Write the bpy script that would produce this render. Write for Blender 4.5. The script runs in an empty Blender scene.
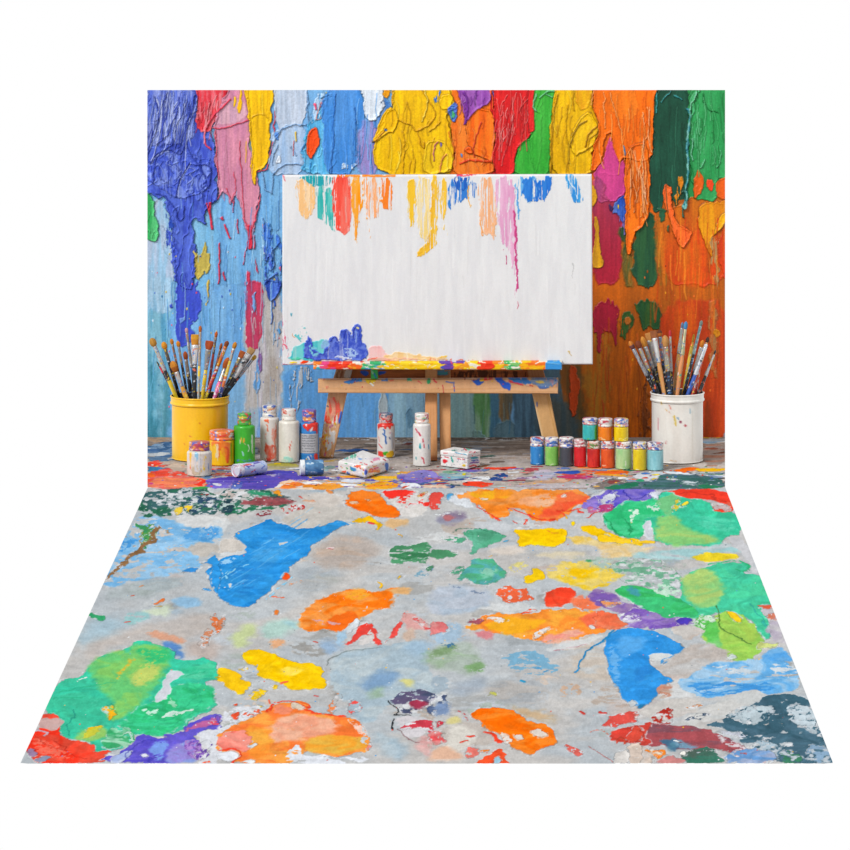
import bpy, bmesh, math, random
import numpy as np
from mathutils import Vector, Matrix

# ------------------------------------------------------------------ camera model
FPX = 4400.0            # focal length, in pixels of an 850 px frame
HZ = -188.0             # height of the horizon in the photograph's frame (above its top edge)
VX = 461.0              # column of the vanishing point
D0 = 11.0               # distance from the camera to the wall (m)
CH = (437 - HZ) * D0 / FPX   # camera height above the floor
U = D0 / FPX            # metres per pixel at the wall

def world(px, py, y):
    """point of the place seen at (px, py) that stands at depth y (wall = 0, towards camera = negative)"""
    d = D0 + y
    return Vector(((px - VX) * d / FPX, y, CH - (py - HZ) * d / FPX))
def floor_y(py):
    return FPX * CH / (py - HZ) - D0
def px_of(co):
    d = D0 + co[..., 1]
    return VX + co[..., 0] * FPX / d, HZ + (CH - co[..., 2]) * FPX / d

# ------------------------------------------------------------------ procedural noise
def _h(ix, iy, s):
    n = (ix.astype(np.int64) * 374761393 + iy.astype(np.int64) * 668265263 + s * 974634777) & 0xFFFFFFFF
    n = ((n ^ (n >> 13)) * 1274126177) & 0xFFFFFFFF
    n = ((n ^ (n >> 16)) * 2246822519) & 0xFFFFFFFF
    return ((n ^ (n >> 15)) & 0xFFFFFF).astype(np.float32) / 16777215.0
def vn(x, y, s):
    fx = np.floor(x); fy = np.floor(y); tx = (x - fx).astype(np.float32); ty = (y - fy).astype(np.float32)
    tx = tx * tx * (3 - 2 * tx); ty = ty * ty * (3 - 2 * ty)
    a = _h(fx, fy, s); b = _h(fx + 1, fy, s); c = _h(fx, fy + 1, s); d = _h(fx + 1, fy + 1, s)
    return (a + (b - a) * tx) * (1 - ty) + (c + (d - c) * tx) * ty
def fb(x, y, s, o=3):
    r = 0; a = 1.0; t = 0
    for i in range(o):
        r = r + a * vn(x * 2 ** i + 17.3 * i, y * 2 ** i + 9.1 * i, s + i * 31); t += a; a *= 0.55
    return r / t * 2 - 1          # about -1..1
def sstep(a, b, x):
    t = np.clip((x - a) / (b - a), 0, 1); return t * t * (3 - 2 * t)
def hexc(h):
    return np.array([int(h[i:i + 2], 16) / 255.0 for i in (0, 2, 4)], np.float32)

TILES = {'X': (0, 0, 1), 'A': (140, 85, 4.25), 'B': (340, 85, 4.25), 'C': (530, 85, 4.25), 'D': (140, 280, 4.25),
         'E': (340, 300, 4.25), 'F': (530, 300, 4.25), 'J': (230, 395, 8.5), 'K': (320, 395, 8.5), 'L': (405, 395, 8.5),
         'M': (525, 400, 8.5), 'N': (580, 400, 8.5), 'Q': (630, 385, 7.727), 'R': (275, 300, 7.083), 'T': (310, 350, 7.083), 'V': (480, 340, 7.083),
         'W': (620, 310, 7.727), 'Y': (143, 320, 7.083), 'O': (140, 395, 8.5)}
for k, (x, y) in {'1': (10, 470), '2': (220, 470), '3': (430, 470), '4': (600, 470), '5': (10, 600), '6': (220, 600), '7': (430, 600), '8': (630, 600)}.items():
    TILES[k] = (x, y, 850 / 210)
def tpts(tile, s):
    x0, y0, k = TILES[tile]
    return [(x0 + float(a) / k, y0 + float(b) / k) for a, b in (q.split(',') for q in s.split())]
def chaikin(p, closed, n=2, cut=.25):
    for _ in range(n):
        q = []
        m = len(p)
        if not closed: q.append(p[0])
        for i in range(m if closed else m - 1):
            a = p[i]; b = p[(i + 1) % m]
            q.append((a[0] * (1 - cut) + b[0] * cut, a[1] * (1 - cut) + b[1] * cut)); q.append((a[0] * cut + b[0] * (1 - cut), a[1] * cut + b[1] * (1 - cut)))
        if not closed: q.append(p[-1])
        p = q
    return p
def sdf(X, Y, pts, closed):
    d2 = np.full(X.shape, 1e12, np.float32); ins = np.zeros(X.shape, bool)
    n = len(pts)
    for i in range(n if closed else n - 1):
        ax, ay = pts[i]; bx, by = pts[(i + 1) % n]
        ex, ey = bx - ax, by - ay
        wx = X - ax; wy = Y - ay
        t = np.clip((wx * ex + wy * ey) / (ex * ex + ey * ey + 1e-9), 0, 1)
        np.minimum(d2, (wx - ex * t) ** 2 + (wy - ey * t) ** 2, out=d2)
        if closed and ay != by:
            c = (ay > Y) != (by > Y)
            ins ^= c & (X < (bx - ax) * (Y - ay) / (by - ay) + ax)
    d = np.sqrt(d2)
    return np.where(ins, -d, d) if closed else d

class Paint:
    """layers of paint laid on sample points whose surface coordinates are (x, y)"""
    def __init__(s, x, y, base, ay=1.0, cs=(4, 40), w=2.2, ws=9.0, seed=1):
        s.x = np.asarray(x, np.float32).ravel(); s.y = np.asarray(y, np.float32).ravel()
        s.c = np.tile(hexc(base), (s.x.size, 1)); s.hgt = np.zeros(s.x.size, np.float32)
        s.ay = ay; s.cs = cs; s.w = w; s.ws = ws; s.seed = seed; s.frame = None; s.cut = .22; s.line_dark = 0; s.hf = .2; s.vein = 0; s.halo = 0; s.hfs = 2.6; s.dsd = None; s.texk = 1.0; s.wk = 1.0
    def lay(s, tile, col, pts, c2=None, w=None, ws=None, soft=.55, a=1.0, dry=0, ds=None, drip=0, dsc=3.2, h=.5, rim=.5, line=None, cs=None,
            wr=None, tex=.25, smooth=True, grad=None, c2k=1.0):
        s.seed += 7; sd = s.seed
        P = tpts(tile, pts) if isinstance(pts, str) else pts
        closed = line is None
        if s.frame and closed:      # what reaches the border of the surface runs over it
            f = s.frame
            P = [(x - 9 if x < f[0] + 2 else x + 9 if x > f[2] - 2 else x, y - 9 if y < f[1] + 2 else y + 9 if y > f[3] - 2 else y) for x, y in P]
        if smooth and len(P) > 2: P = chaikin(P, closed, 1 if closed else 2, s.cut if closed else .25)
        w = (s.w if w is None else w) * s.wk; ws = s.ws if ws is None else ws
        pad = 3 + w * 1.1 + soft * 2 + (line or 0) + drip * 1.2
        xs = [p[0] for p in P]; ys = [p[1] for p in P]
        i = np.flatnonzero((s.x > min(xs) - pad) & (s.x < max(xs) + pad) & (s.y > min(ys) - pad) & (s.y < max(ys) + pad))
        if i.size == 0: return
        x = s.x[i]; y = s.y[i]
        qx = x + w * fb(x / ws, y / (ws * s.ay), sd, 4) + w * s.hf * fb(x / s.hfs, y / (s.hfs * s.ay), sd + 60, 2); qy = y + w * s.ay * (fb(x / ws, y / (ws * s.ay), sd + 3, 4) + s.hf * fb(x / s.hfs, y / (s.hfs * s.ay), sd + 63, 2))
        if drip:
            n = vn(x / dsc, y / 90, sd + 5); n2 = vn(x / (dsc * .45), y / 60, sd + 6)
            qy = qy - drip * (n ** 2.2 * .8 + n2 ** 3 * .45)
        if s.ay != 1:
            d = sdf(qx, qy / s.ay, [(p[0], p[1] / s.ay) for p in P], closed)
        else:
            d = sdf(qx, qy, P, closed)
        if line: d = d - line / 2
        m = sstep(soft, -soft, d)
        if dry:
            dx, dy = ds or s.dsd or ((2.2, 14) if s.ay == 1 else (7, 2.2))
            n = fb(x / dx, y / dy, sd + 11, 5) * .8 + fb(x / (dx * 4), y / (dy * 4), sd + 14, 2) * .35 + .022 * np.clip(d, -6, 0) * -1 * (dry < .3)
            t = .27 * math.log(dry / (1 - dry)) / 1.7
            m = m * sstep(t - .06, t + .06, n)
        m *= a
        col = np.tile(hexc(col), (i.size, 1))
        if c2:
            cx, cy = cs or s.cs
            k = sstep(-.3, .3, fb(x / cx + s.vein * 1.6 * fb(x / (cx * 1.5), y / (cy * 1.5), sd + 70, 2), y / cy + s.vein * 1.6 * fb(x / (cx * 1.5), y / (cy * 1.5), sd + 73, 2), sd + 17, 4))[:, None] * c2k
            col = col * (1 - k) + hexc(c2) * k
        if grad:      # second colour reached towards the lower edge
            k = sstep(min(ys), max(ys), y)[:, None]
            col = col * (1 - k) + hexc(grad) * k
        ridge = 0
        if s.vein:
            vx = x / 15 + 2.2 * fb(x / 22, y / (22 * s.ay), sd + 80, 2); vy = y / (13 * s.ay) + 2.2 * fb(x / 22, y / (22 * s.ay), sd + 83, 2)
            v = fb(vx, vy, sd + 86, 3)
            col = col * (1 + (.13 if h > 0 else .05) * v)[:, None]
            q = (np.exp(-((v - .02) / .02) ** 2) * .22 * s.vein * sstep(-.1, .3, fb(x / 16, y / (16 * s.ay), sd + 90, 2)))[:, None]
            col = col * (1 - q) + np.clip(col * .6 + .42, 0, 1) * q
            col = np.clip(col, 0, 1)
        if wr:
            rx, ry, amt = wr
            n = fb(x / rx + fb(x / 20, y / 20, sd + 40) * .7, y / ry, sd + 23, 2)
            ridge = np.exp(-(n / .055) ** 2)
            col = col * (1 - .25 * ridge[:, None] * (amt > 0)) + .25 * ridge[:, None] * (amt > 0) * np.clip(col * 1.25 + .12, 0, 1)  # ridge crests get a lighter colour, a painted highlight
            ridge = ridge * amt
        if s.halo and h > 0 and closed:
            q = (sstep(2.6, .8, d) * sstep(.0, .22, fb(x / 7, y / 3, sd + 95, 4)) * s.halo * a)[:, None]
            s.c[i] = s.c[i] * (1 - q) + hexc('e6e8ec') * q
        s.c[i] = s.c[i] * (1 - m[:, None]) + col * m[:, None]
        if h or rim or wr:
            e = np.exp(-((d + .9) / .8) ** 2) * rim
            tx = fb(x / s.cs[0] * 2.2, y / s.cs[1] * 2.2, sd + 29, 3) * tex * s.texk
            s.hgt[i] += m * (h + e + tx + ridge) - m * .5 * s.hgt[i]
        if s.line_dark:
            k = (np.exp(-((d - .35) / .5) ** 2) * s.line_dark * (1 if closed else .3) * min(1, h) * a)[:, None]; s.c[i] *= 1 - k
    def spots(s, n, box, cols, r=(.5, 1.6), el=1.0, seed=0, h=.3, ang=0):
        R = random.Random(seed)
        for _ in range(n):
            cx = R.uniform(box[0], box[2]); cy = R.uniform(box[1], box[3]); q = R.uniform(*r); col = R.choice(cols)
            i = np.flatnonzero((np.abs(s.x - cx) < q * 2 * max(1, 1 / el)) & (np.abs(s.y - cy) < q * 2 * max(el, 1)))
            if i.size == 0: continue
            x = s.x[i] - cx; y = s.y[i] - cy
            g = fb(s.x[i] / (q * .8), s.y[i] / (q * .8), R.randint(0, 9999), 2) * .35
            d = np.sqrt(x * x + (y / el) ** 2) / q + g
            m = sstep(1.05, .8, d)
            s.c[i] = s.c[i] * (1 - m[:, None]) + hexc(col) * m[:, None]
            s.hgt[i] += m * h
    def scratch(s, n, tile, box, cols, ln, wd, bend=3, lean=0, seed=0, h=1.0, a=.85, vert=True):
        x0, y0, k = TILES[tile]; R = random.Random(seed)
        for _ in range(n):
            x = x0 + R.uniform(box[0], box[2]) / k; y = y0 + R.uniform(box[1], box[3]) / k; L = R.uniform(*ln); b = R.uniform(-bend, bend); l = R.gauss(lean, abs(lean) * .3 + .6)
            P = [(x + l * t * L / 10 + b * math.sin(t * 3.14 * R.uniform(.8, 1.3)), y + t * L) for t in (0, .25, .5, .75, 1)]
            s.lay('X', R.choice(cols), P, line=R.uniform(*wd), w=.5, soft=.4, h=h, rim=.3, a=a)
    def smear(s, n, box, cols, ln=(3, 9), wd=(.8, 2.2), ang=(0, 3.14), seed=0, dry=.3, h=.25):
        R = random.Random(seed)
        for _ in range(n):
            cx = R.uniform(box[0], box[2]); cy = R.uniform(box[1], box[3]); q = R.uniform(*ln) / 2; a = R.uniform(*ang)
            P = [(cx - math.cos(a) * q, cy - math.sin(a) * q), (cx + R.uniform(-.6, .6), cy + R.uniform(-.6, .6)), (cx + math.cos(a) * q, cy + math.sin(a) * q)]
            s.lay('X', R.choice(cols), P, line=R.uniform(*wd), w=.8, ws=2.5, soft=.35, dry=dry, ds=(2, 2), h=h, rim=.1)
    def rgba(s, K, var=.05, sx=3, sy=20, sat=None):
        c = s.c * (1 + var * fb(s.x / sx, s.y / sy, 991, 4))[:, None] * (1 + var * .7 * fb(s.x / 1.3, s.y / 1.3, 992, 2))[:, None]
        g = c.mean(1, keepdims=True); c = g + (c - g) * (sat or SAT)
        c = np.clip(c, 0, 1)
        lin = np.where(c <= .04045, c / 12.92, ((c + .055) / 1.055) ** 2.4) * K
        return np.concatenate([lin, np.ones((len(lin), 1))], 1).astype(np.float32)

SAT = 1.09
KALB = 0.66            # albedo scale: the place is lit brighter than 1

# ------------------------------------------------------------------ objects
scene = bpy.context.scene
COL = scene.collection
def mat_paint(name, rough=.45, metal=0.0, bump=.15, scale=220.0, spec=.35):
    m = bpy.data.materials.new(name); m.use_nodes = True
    nt = m.node_tree; b = nt.nodes['Principled BSDF']
    at = nt.nodes.new('ShaderNodeAttribute'); at.attribute_name = 'Col'
    no = nt.nodes.new('ShaderNodeTexNoise'); no.inputs['Scale'].default_value = scale; no.inputs['Detail'].default_value = 4
    tc = nt.nodes.new('ShaderNodeTexCoord'); nt.links.new(tc.outputs['Object'], no.inputs['Vector'])
    mr = nt.nodes.new('ShaderNodeMapRange'); mr.inputs['To Min'].default_value = .94; mr.inputs['To Max'].default_value = 1.06
    nt.links.new(no.outputs['Fac'], mr.inputs['Value'])
    mx = nt.nodes.new('ShaderNodeVectorMath'); mx.operation = 'SCALE'
    nt.links.new(at.outputs['Color'], mx.inputs[0]); nt.links.new(mr.outputs['Result'], mx.inputs['Scale'])
    nt.links.new(mx.outputs['Vector'], b.inputs['Base Color'])
    b.inputs['Roughness'].default_value = rough; b.inputs['Metallic'].default_value = metal
    b.inputs['Specular IOR Level'].default_value = spec
    bp = nt.nodes.new('ShaderNodeBump'); bp.inputs['Strength'].default_value = bump; bp.inputs['Distance'].default_value = .002
    nt.links.new(no.outputs['Fac'], bp.inputs['Height']); nt.links.new(bp.outputs['Normal'], b.inputs['Normal'])
    return m
M_WALL = mat_paint('impasto wall paint', .4, bump=.1, spec=.16)
M_FLOOR = mat_paint('paint covered floor', .9, bump=.08, spec=0.0)
M_CANVAS = mat_paint('primed canvas', .9, bump=.25, scale=500, spec=.03)
M_WOOD = mat_paint('paint marked wood', .6, bump=.15, spec=.2)
M_GLOSS = mat_paint('glossy plastic and paint', .3, bump=.08, spec=.45)
M_MATTE = mat_paint('matte card and paint', .6, bump=.15, spec=.25)
M_METAL = mat_paint('ferrule metal', .32, metal=.55, bump=.05)
M_HAIR = mat_paint('brush bristle', .7, bump=.5, scale=600, spec=.15)

def mesh_obj(name, verts, faces, rgba, mat, parent=None, smooth=True):
    me = bpy.data.meshes.new(name)
    verts = np.asarray(verts, np.float32)
    if isinstance(faces, np.ndarray):
        nf = len(faces)
        me.vertices.add(len(verts)); me.vertices.foreach_set('co', verts.ravel())
        me.loops.add(nf * 4); me.loops.foreach_set('vertex_index', faces.ravel().astype(np.int32))
        me.polygons.add(nf); me.polygons.foreach_set('loop_start', np.arange(0, nf * 4, 4, dtype=np.int32))
        me.polygons.foreach_set('loop_total', np.full(nf, 4, np.int32))
        me.update(calc_edges=True)
    else:
        me.from_pydata([tuple(map(float, v)) for v in verts], [], faces)
    at = me.color_attributes.new('Col', 'FLOAT_COLOR', 'POINT')
    at.data.foreach_set('color', np.ascontiguousarray(rgba, np.float32).ravel())
    me.polygons.foreach_set('use_smooth', np.full(len(me.polygons), smooth))
    me.materials.append(mat); me.validate(); me.update()
    o = bpy.data.objects.new(name, me); COL.objects.link(o)
    if parent is not None:
        o.parent = parent
        o.matrix_parent_inverse = Matrix.Translation(-parent.location)
    return o
def thing(name, loc, label, cat, group=None):
    o = bpy.data.objects.new(name, None); COL.objects.link(o); o.location = loc; o.empty_display_size = .02
    o['label'] = label; o['category'] = cat
    if group: o['group'] = group
    return o
def tag(o, label, cat, group=None):
    o['label'] = label; o['category'] = cat
    if group: o['group'] = group
def grid_faces(nr, nc, wrap=False):
    r = np.arange(nr - 1)[:, None]; c = np.arange(nc if wrap else nc - 1)[None, :]
    c1 = (c + 1) % nc
    return np.stack([r * nc + c, r * nc + c1, (r + 1) * nc + c1, (r + 1) * nc + c], -1).reshape(-1, 4)

def resample(prof, step):
    out = [prof[0]]
    for (a, b), (c, d) in zip(prof, prof[1:]):
        n = max(1, int(math.hypot(c - a, d - b) / step))
        for k in range(1, n + 1): out.append((a + (c - a) * k / n, b + (d - b) * k / n))
    return out
def rnd(prof, r=.8):
    """round the corners of a profile"""
    out = [prof[0]]
    for i in range(1, len(prof) - 1):
        p = np.array(prof[i]); a = np.array(prof[i - 1]); b = np.array(prof[i + 1])
        la = np.linalg.norm(a - p); lb = np.linalg.norm(b - p); q = min(r, la * .45, lb * .45)
        if q < 1e-4: out.append(tuple(p)); continue
        A = p + (a - p) / la * q; B = p + (b - p) / lb * q
        for t in (0, .25, .5, .75, 1): out.append(tuple((1 - t) ** 2 * A + 2 * t * (1 - t) * p + t * t * B))
    out.append(prof[-1]); return out
def lathe(name, cx, cy, prof, base, ops, mat, parent, y, seg=84, step=.6, relief=1.0, seed=5, var=.05, rr=.8, z0=0.0, cs=(3, 12)):
    """turned part: profile radii and heights in photo pixels above the base line of its thing; cx, cy = base centre in the photo"""
    d = (D0 + y) / FPX
    P = resample(rnd(prof, rr), step)
    r = np.array([p[0] for p in P]); z = np.array([p[1] for p in P])
    th = np.linspace(-math.pi, math.pi, seg, endpoint=False)
    R, TH = np.meshgrid(r, th, indexing='ij'); Z = np.repeat(z[:, None], seg, 1)
    G = Paint(cx + np.maximum(R, 0.01) * TH, cy - Z, base, w=.9, ws=3.0, seed=seed, cs=cs)
    if ops: ops(G)
    R2 = R + (G.hgt.reshape(R.shape) * .22 * relief) * (R > .3)
    c = Vector(((cx - VX) * d, y, z0))
    V = np.stack([c.x + R2 * np.sin(TH) * d, c.y - R2 * np.cos(TH) * d, c.z + Z * d], -1).reshape(-1, 3)
    return mesh_obj(name, V, grid_faces(len(P), seg, True)[:, ::-1], G.rgba(KALB, var), mat, parent)

def arc_label(name, cx, cy, r, z0, z1, half, base, ops, mat, parent, y, seed=1):
    """a paper label wrapped round the front of a bottle"""
    d = (D0 + y) / FPX
    th = np.linspace(-half, half, 60); z = np.linspace(z0, z1, 40)
    TH, Z = np.meshgrid(th, z)
    g = Paint(cx + r * TH, cy - Z, base, w=.6, ws=3, seed=seed, cs=(6, 3))
    if ops: ops(g)
    e = np.minimum(np.minimum(th - th[0], th[-1] - th) * r, 1)[None, :] * np.ones_like(Z); e = np.minimum(e, np.minimum(Z - z0, z1 - Z))
    R = r + .12 + .14 * sstep(0, .4, e) + g.hgt.reshape(Z.shape) * .08
    V = np.stack([(cx - VX) * d + R * np.sin(TH) * d, y - R * np.cos(TH) * d, Z * d], -1).reshape(-1, 3)
    return mesh_obj(name, V, grid_faces(*Z.shape), g.rgba(KALB), mat, parent)
# ------------------------------------------------------------------ the wall
SW = 2.0
def make_wall():
    x0, x1, y0, y1 = 147.5, 725.0, 90.0, 437.0
    xs = np.linspace(x0, x1, int((x1 - x0) * SW) + 1); ys = np.linspace(y0, y1, int((y1 - y0) * SW) + 1)
    GX, GY = np.meshgrid(xs, ys)
    g = Paint(GX, GY, '7fb2de', seed=100)
    g.frame = (147.5, 90, 725, 437); g.wk = 1.7; g.hf = .1; g.texk = .4; g.line_dark = .3  # line_dark paints in the shadow lines where paint layers overlap
    p = g.lay
    # flat underpainting, column by column
    p('D','5f9fc0','0,0 130,0 130,680 0,680',c2='86b8cc',w=5,soft=4,h=0,rim=0)
    p('D','3f7f92','30,330 70,330 75,680 30,680',c2='5f9fb8',w=5,soft=5,h=0,rim=0)
    p('D','43808c','95,420 125,420 125,680 100,680',w=4,soft=4,a=.7,h=0,rim=0)
    p('D','74aadc','130,0 460,0 455,680 130,680',c2='86b8e2',w=3,soft=3,h=0,rim=0)
    p('D','88b4d8','375,420 470,420 470,680 375,680',w=4,soft=6,h=0,rim=0)
    p('D','bfbab6','452,0 606,0 606,680 440,680 445,300',c2='c9c6ca',w=3,soft=3,h=0,rim=.2)
    p('D','b4aba4','535,330 590,330 590,500 540,500',w=3,soft=5,h=0,rim=0)
    p('D','7faadc','440,560 610,520 610,680 440,680',c2='a3b7c8',w=5,soft=5,h=0,rim=0)
    p('X','66a0d8','284,355 400,355 400,440 284,440',c2='6ea3d4',w=1,soft=2,h=0,rim=0)
    p('D','b3b8be','660,370 720,365 725,420 690,470 665,560 620,600 640,500',dry=.5,w=4)
    p('D','b5bcc4','710,400 730,410 735,440 720,430',dry=.4)
    p('X','a8b4ba','379,392 387,392 388,420 384,437 378,437',w=1.5,dry=.1,h=.2)
    p('X','9cc0d2','388,375 452,375 452,440 388,440',c2='8fb4cc',soft=1.5,w=1,h=0,rim=0)
    p('X','6c93ac','405,410 412,405 414,425 408,430',soft=2,h=0)
    p('X','a0c8cc','450,375 474,375 478,440 450,440',c2='aaccca',soft=1.5,w=1.5,h=0,rim=0)
    p('X','6ea46c','473,375 492,375 490,440 476,440',c2='9cc0a4',soft=1.5,w=1.5,h=0,rim=0)
    p('X','5886a0','491,375 500,375 500,440 489,440',soft=1.5,w=1,h=0,rim=0)
    p('X','987c58','498,375 514,375 512,424 500,428',c2='6c6a5c',soft=1.5,w=1.5,h=0,rim=0)
    p('X','7496a4','494,425 516,420 518,440 494,440',soft=2,h=0)
    p('X','62869e','513,365 535,365 536,440 513,440',c2='506c80',soft=1.5,w=1.5,h=0,rim=0)
    p('X','546c80','534,362 572,362 570,440 534,440',c2='56707e',soft=2,w=2,h=0,rim=0)
    p('X','8fb4b0','474,428 482,432 490,437 474,438',dry=.2)
    # right hand half
    p('X','c3641c','558,120 730,120 730,440 566,440 562,380',c2='a85a1c',soft=2,w=2,h=0,rim=0,cs=(7,90))
    p('F','84562a','120,270 230,270 235,590 200,590 150,460',c2='66502e',soft=4,w=5,h=0,rim=0)
    p('F','4a5a60','60,400 160,430 220,510 225,600 40,600',soft=6,w=4,h=0,rim=0,c2='5a6260')
    p('F','c24e22','160,275 190,280 215,350 205,440 180,505 168,470 165,380',soft=1,w=2)
    p('F','a8742c','265,90 350,140 350,420 320,600 250,600 230,330',c2='b8641a',soft=5,w=6,h=0,rim=0)
    p('F','c96a1a','340,120 500,120 520,420 500,600 340,600',c2='aa5a18',soft=4,w=5,h=.1,rim=.1)
    p('F','8a4a1e','470,380 510,330 505,600 465,600',c2='6a3a20',dry=.3,w=5)
    p('F','c64c1e','555,0 830,0 830,600 520,600 540,330',c2='b2401a',soft=2,w=3,h=.1,rim=.1,cs=(6,60))
    p('F','d0611e','620,0 700,0 690,280 640,330 610,200',c2='c64c1e',soft=4,w=4,h=.1,rim=0)
    p('F','ad7a4c','755,0 790,0 800,330 770,330',c2='c06a30',dry=.25,soft=2,w=3)
    p('F','cf8a1e','775,130 800,125 810,155 785,160',soft=1,h=.4)
    p('F','7a3a1a','740,430 770,420 775,600 735,600',soft=4,a=.6,h=0,rim=0)
    for q, c in ((('428,80 462,80 458,176 428,176'), 'e0b01a'), (('452,80 500,80 498,176 450,176'), 'ea7a26'), (('490,80 540,80 534,176 490,176'), 'c8282a'), (('528,80 556,80 552,176 510,176'), '379a3c'), (('550,80 598,80 594,180 549,180'), 'dcae18'), (('590,80 660,80 655,260 588,260'), 'd86a1a'), (('648,80 694,80 690,200 650,200'), '1e4a3a'), (('688,80 730,80 730,200 686,200'), '2f8a4c')):
        p('X', c, q, w=1, h=0, rim=0, smooth=False)
    # maroon and greens low on the right of the canvas
    p('C','b04058','262,375 410,375 390,560 388,850 262,850',c2='9a3a55',grad='a5283c',soft=1.5,h=.2)
    p('F','a0253a','262,-5 375,-5 372,110 362,190 345,130 320,140 305,110 300,215 285,210 280,130 262,140',drip=8,h=.4)
    p('C','2a5236','372,600 420,600 420,850 400,850 395,700',c2='6a5a30',soft=1.5,h=.2)
    p('C','9a6a2a','400,690 440,690 440,850 410,850',c2='4a5a30',soft=1.5,h=.2)
    p('C','224c36','440,620 530,520 548,660 545,850 436,850',c2='2f5a38',soft=1,drip=4)
    p('F','26502f','438,-5 548,-5 558,110 530,125 505,100 490,130 468,70',c2='3c5a2a',drip=6)
    p('F','375a2c','385,60 415,50 440,70 440,120 415,140 400,180 388,150',dry=.35,w=3)
    p('F','b06a2a','405,70 430,66 432,100 410,105',w=2)
    p('C','c8701e','528,535 625,515 680,470 830,485 830,850 545,850',c2='b85f1c',grad='c8481a',soft=1,w=3,h=.2,cs=(5,70))
    p('C','8a6428','530,540 575,550 570,700 590,850 545,850',c2='c06a20',soft=2.5,w=2,h=.1,rim=0)
    p('C','d6581a','640,640 740,600 760,850 620,850',c2='c8641c',soft=4,w=5,h=.1,rim=0)
    # ---- upper left: indigo swirls
    p('A','86bae2','325,340 605,340 605,850 200,850 205,520',c2='74acdc',w=3,soft=2,h=.1,rim=.1)
    p('A','b4c3d8','60,470 125,500 152,690 155,860 28,860 28,640',c2='9cc0da',w=4,soft=2,h=.2,rim=.2)
    p('D','a9c8de','30,-5 150,-5 140,120 100,170 60,120 30,160',c2='86b4d2',w=5,soft=3,h=.1,rim=.1)
    p('A','7ab4dc','205,520 335,430 335,850 215,850',c2='8cc0e0',w=4,soft=2,h=.1,rim=.2)
    p('A','4153b6','28,18 248,18 240,180 300,195 328,330 322,470 285,525 275,590 240,560 215,560 240,640 238,860 152,860 150,700 122,520 95,480 60,482 28,420',
      c2='5a70cc',w=3,drip=4,h=1.2,rim=1.2,wr=(8,22,1.0),cs=(5,12),tex=.6)
    p('D','4152be','150,-5 240,-5 235,30 258,55 255,150 230,165 215,250 190,275 160,270 150,160',c2='4a5cc4',w=3,drip=6,h=.3,rim=.4)
    p('D','4152be','128,105 140,100 142,118 130,120',w=1); p('D','8fc0e6','170,160 200,150 190,175 170,180',w=2,a=.6)
    p('A','6478cc','30,20 240,20 235,180 190,260 120,240 40,290',c2='a3aee0',w=3,a=.8,h=.9,rim=.2,wr=(3.5,40,1.5),cs=(2.2,22),tex=.9,soft=2)
    p('A','4a5fc4','60,310 130,270 260,300 300,330 270,460 180,500 90,440 40,380',c2='7f92da',w=3,a=.9,h=.8,rim=.8,wr=(9,12,1.2),cs=(5,7),soft=1.2)
    for q in ('40,330 70,290 120,275 180,290 190,260','50,420 60,350 75,290 140,250','150,480 170,390 210,330','235,40 215,130 195,230 205,290 250,330 280,400',
              '70,460 110,470 150,520 170,580 190,560 185,520','290,440 310,350 270,330 230,340','60,50 90,130 40,260','160,90 130,200 70,250','200,60 150,180 140,250',
              '120,30 70,150 50,230','210,90 190,200 160,270'):
        p('A','3646a4',q,line=1.0,w=1.5,h=1.8,rim=.8,soft=.5)
    for q in ('46,330 76,292 124,278','242,60 222,140 203,225','160,480 180,390 216,330','70,60 96,130 60,230','130,40 84,150'):
        p('A','b9c3ea',q,line=.8,w=1.5,h=1.0,rim=.4,soft=.5,a=.8)
    p('A','38a05c','20,415 50,460 62,520 76,600 76,655 52,668 40,640 26,600',c2='5ab878',w=2,h=1,rim=1,wr=(4,14,.8))
    p('A','2f4fae','110,520 125,540 140,620 130,700 105,690 120,600',dry=.45,w=4); p('A','4a5ec0','100,640 150,560 150,780 110,720',dry=.55,w=4)
    p('A','c4b25c','232,690 255,730 275,700 288,650 298,700 292,800 270,790 240,835 230,760',w=2.5,h=.6)
    p('D','d0b45a','282,-5 292,-5 290,90 282,100',w=1.5,dry=.2)
    p('A','d7404c','242,18 390,18 345,100 320,150 300,195 262,200 238,185',c2='e27a84',w=2.2,h=.7,cs=(2.5,14),tex=.6)
    p('A','c02838','355,30 345,60 372,40 380,24',w=1.5)
    p('A','d693a8','385,18 455,18 470,130 470,300 500,375 514,450 495,545 475,640 462,640 440,560 430,500 405,450 388,505 362,440 345,475 330,440 316,230 308,180 330,110',
      c2='cc8aa6',w=2,drip=5,h=.8,rim=.9,cs=(4,30))
    p('A','c9a0b4','330,110 385,60 440,50 460,140 330,180',c2='d6aab8',w=2,soft=2,h=.3,rim=.1)
    for q,l in (('312,180 360,188 420,160 465,145',1.1),('385,60 330,110 285,170 270,230 300,275',1.6),('318,190 330,300 335,400',.8),('425,240 432,400 440,560 468,640',.9),('512,460 500,540 478,620',1.1),
              ('365,440 380,480 395,500',.9),('340,470 332,490',1),('575,90 572,200 555,300 540,360 495,372',1.3),('400,370 410,440 395,480',.6)):
        p('A','d8485e',q,line=l,w=1.2,h=1.2,rim=.7)
    for q,l in (('300,500 296,540 305,610',2.6),('470,600 470,690',4.2),('480,640 484,690',2),('335,670 340,720 333,840',1.3),('365,590 372,620 384,650',2),('352,795 360,825',1.8),('345,565 352,575',1.6),
              ('416,570 418,630',1),('285,500 300,560',1.2),('525,590 528,650',1),('400,490 395,540',.8),('465,640 440,760',.8)):
        p('A','dc3d55',q,line=l,w=1.2,h=1.2,rim=.8)
    p('A','cf4560','440,860 455,790 470,800 480,850',dry=.2,w=2); p('A','cf4560','485,720 500,800 505,860 490,860',dry=.3,w=2)
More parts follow.
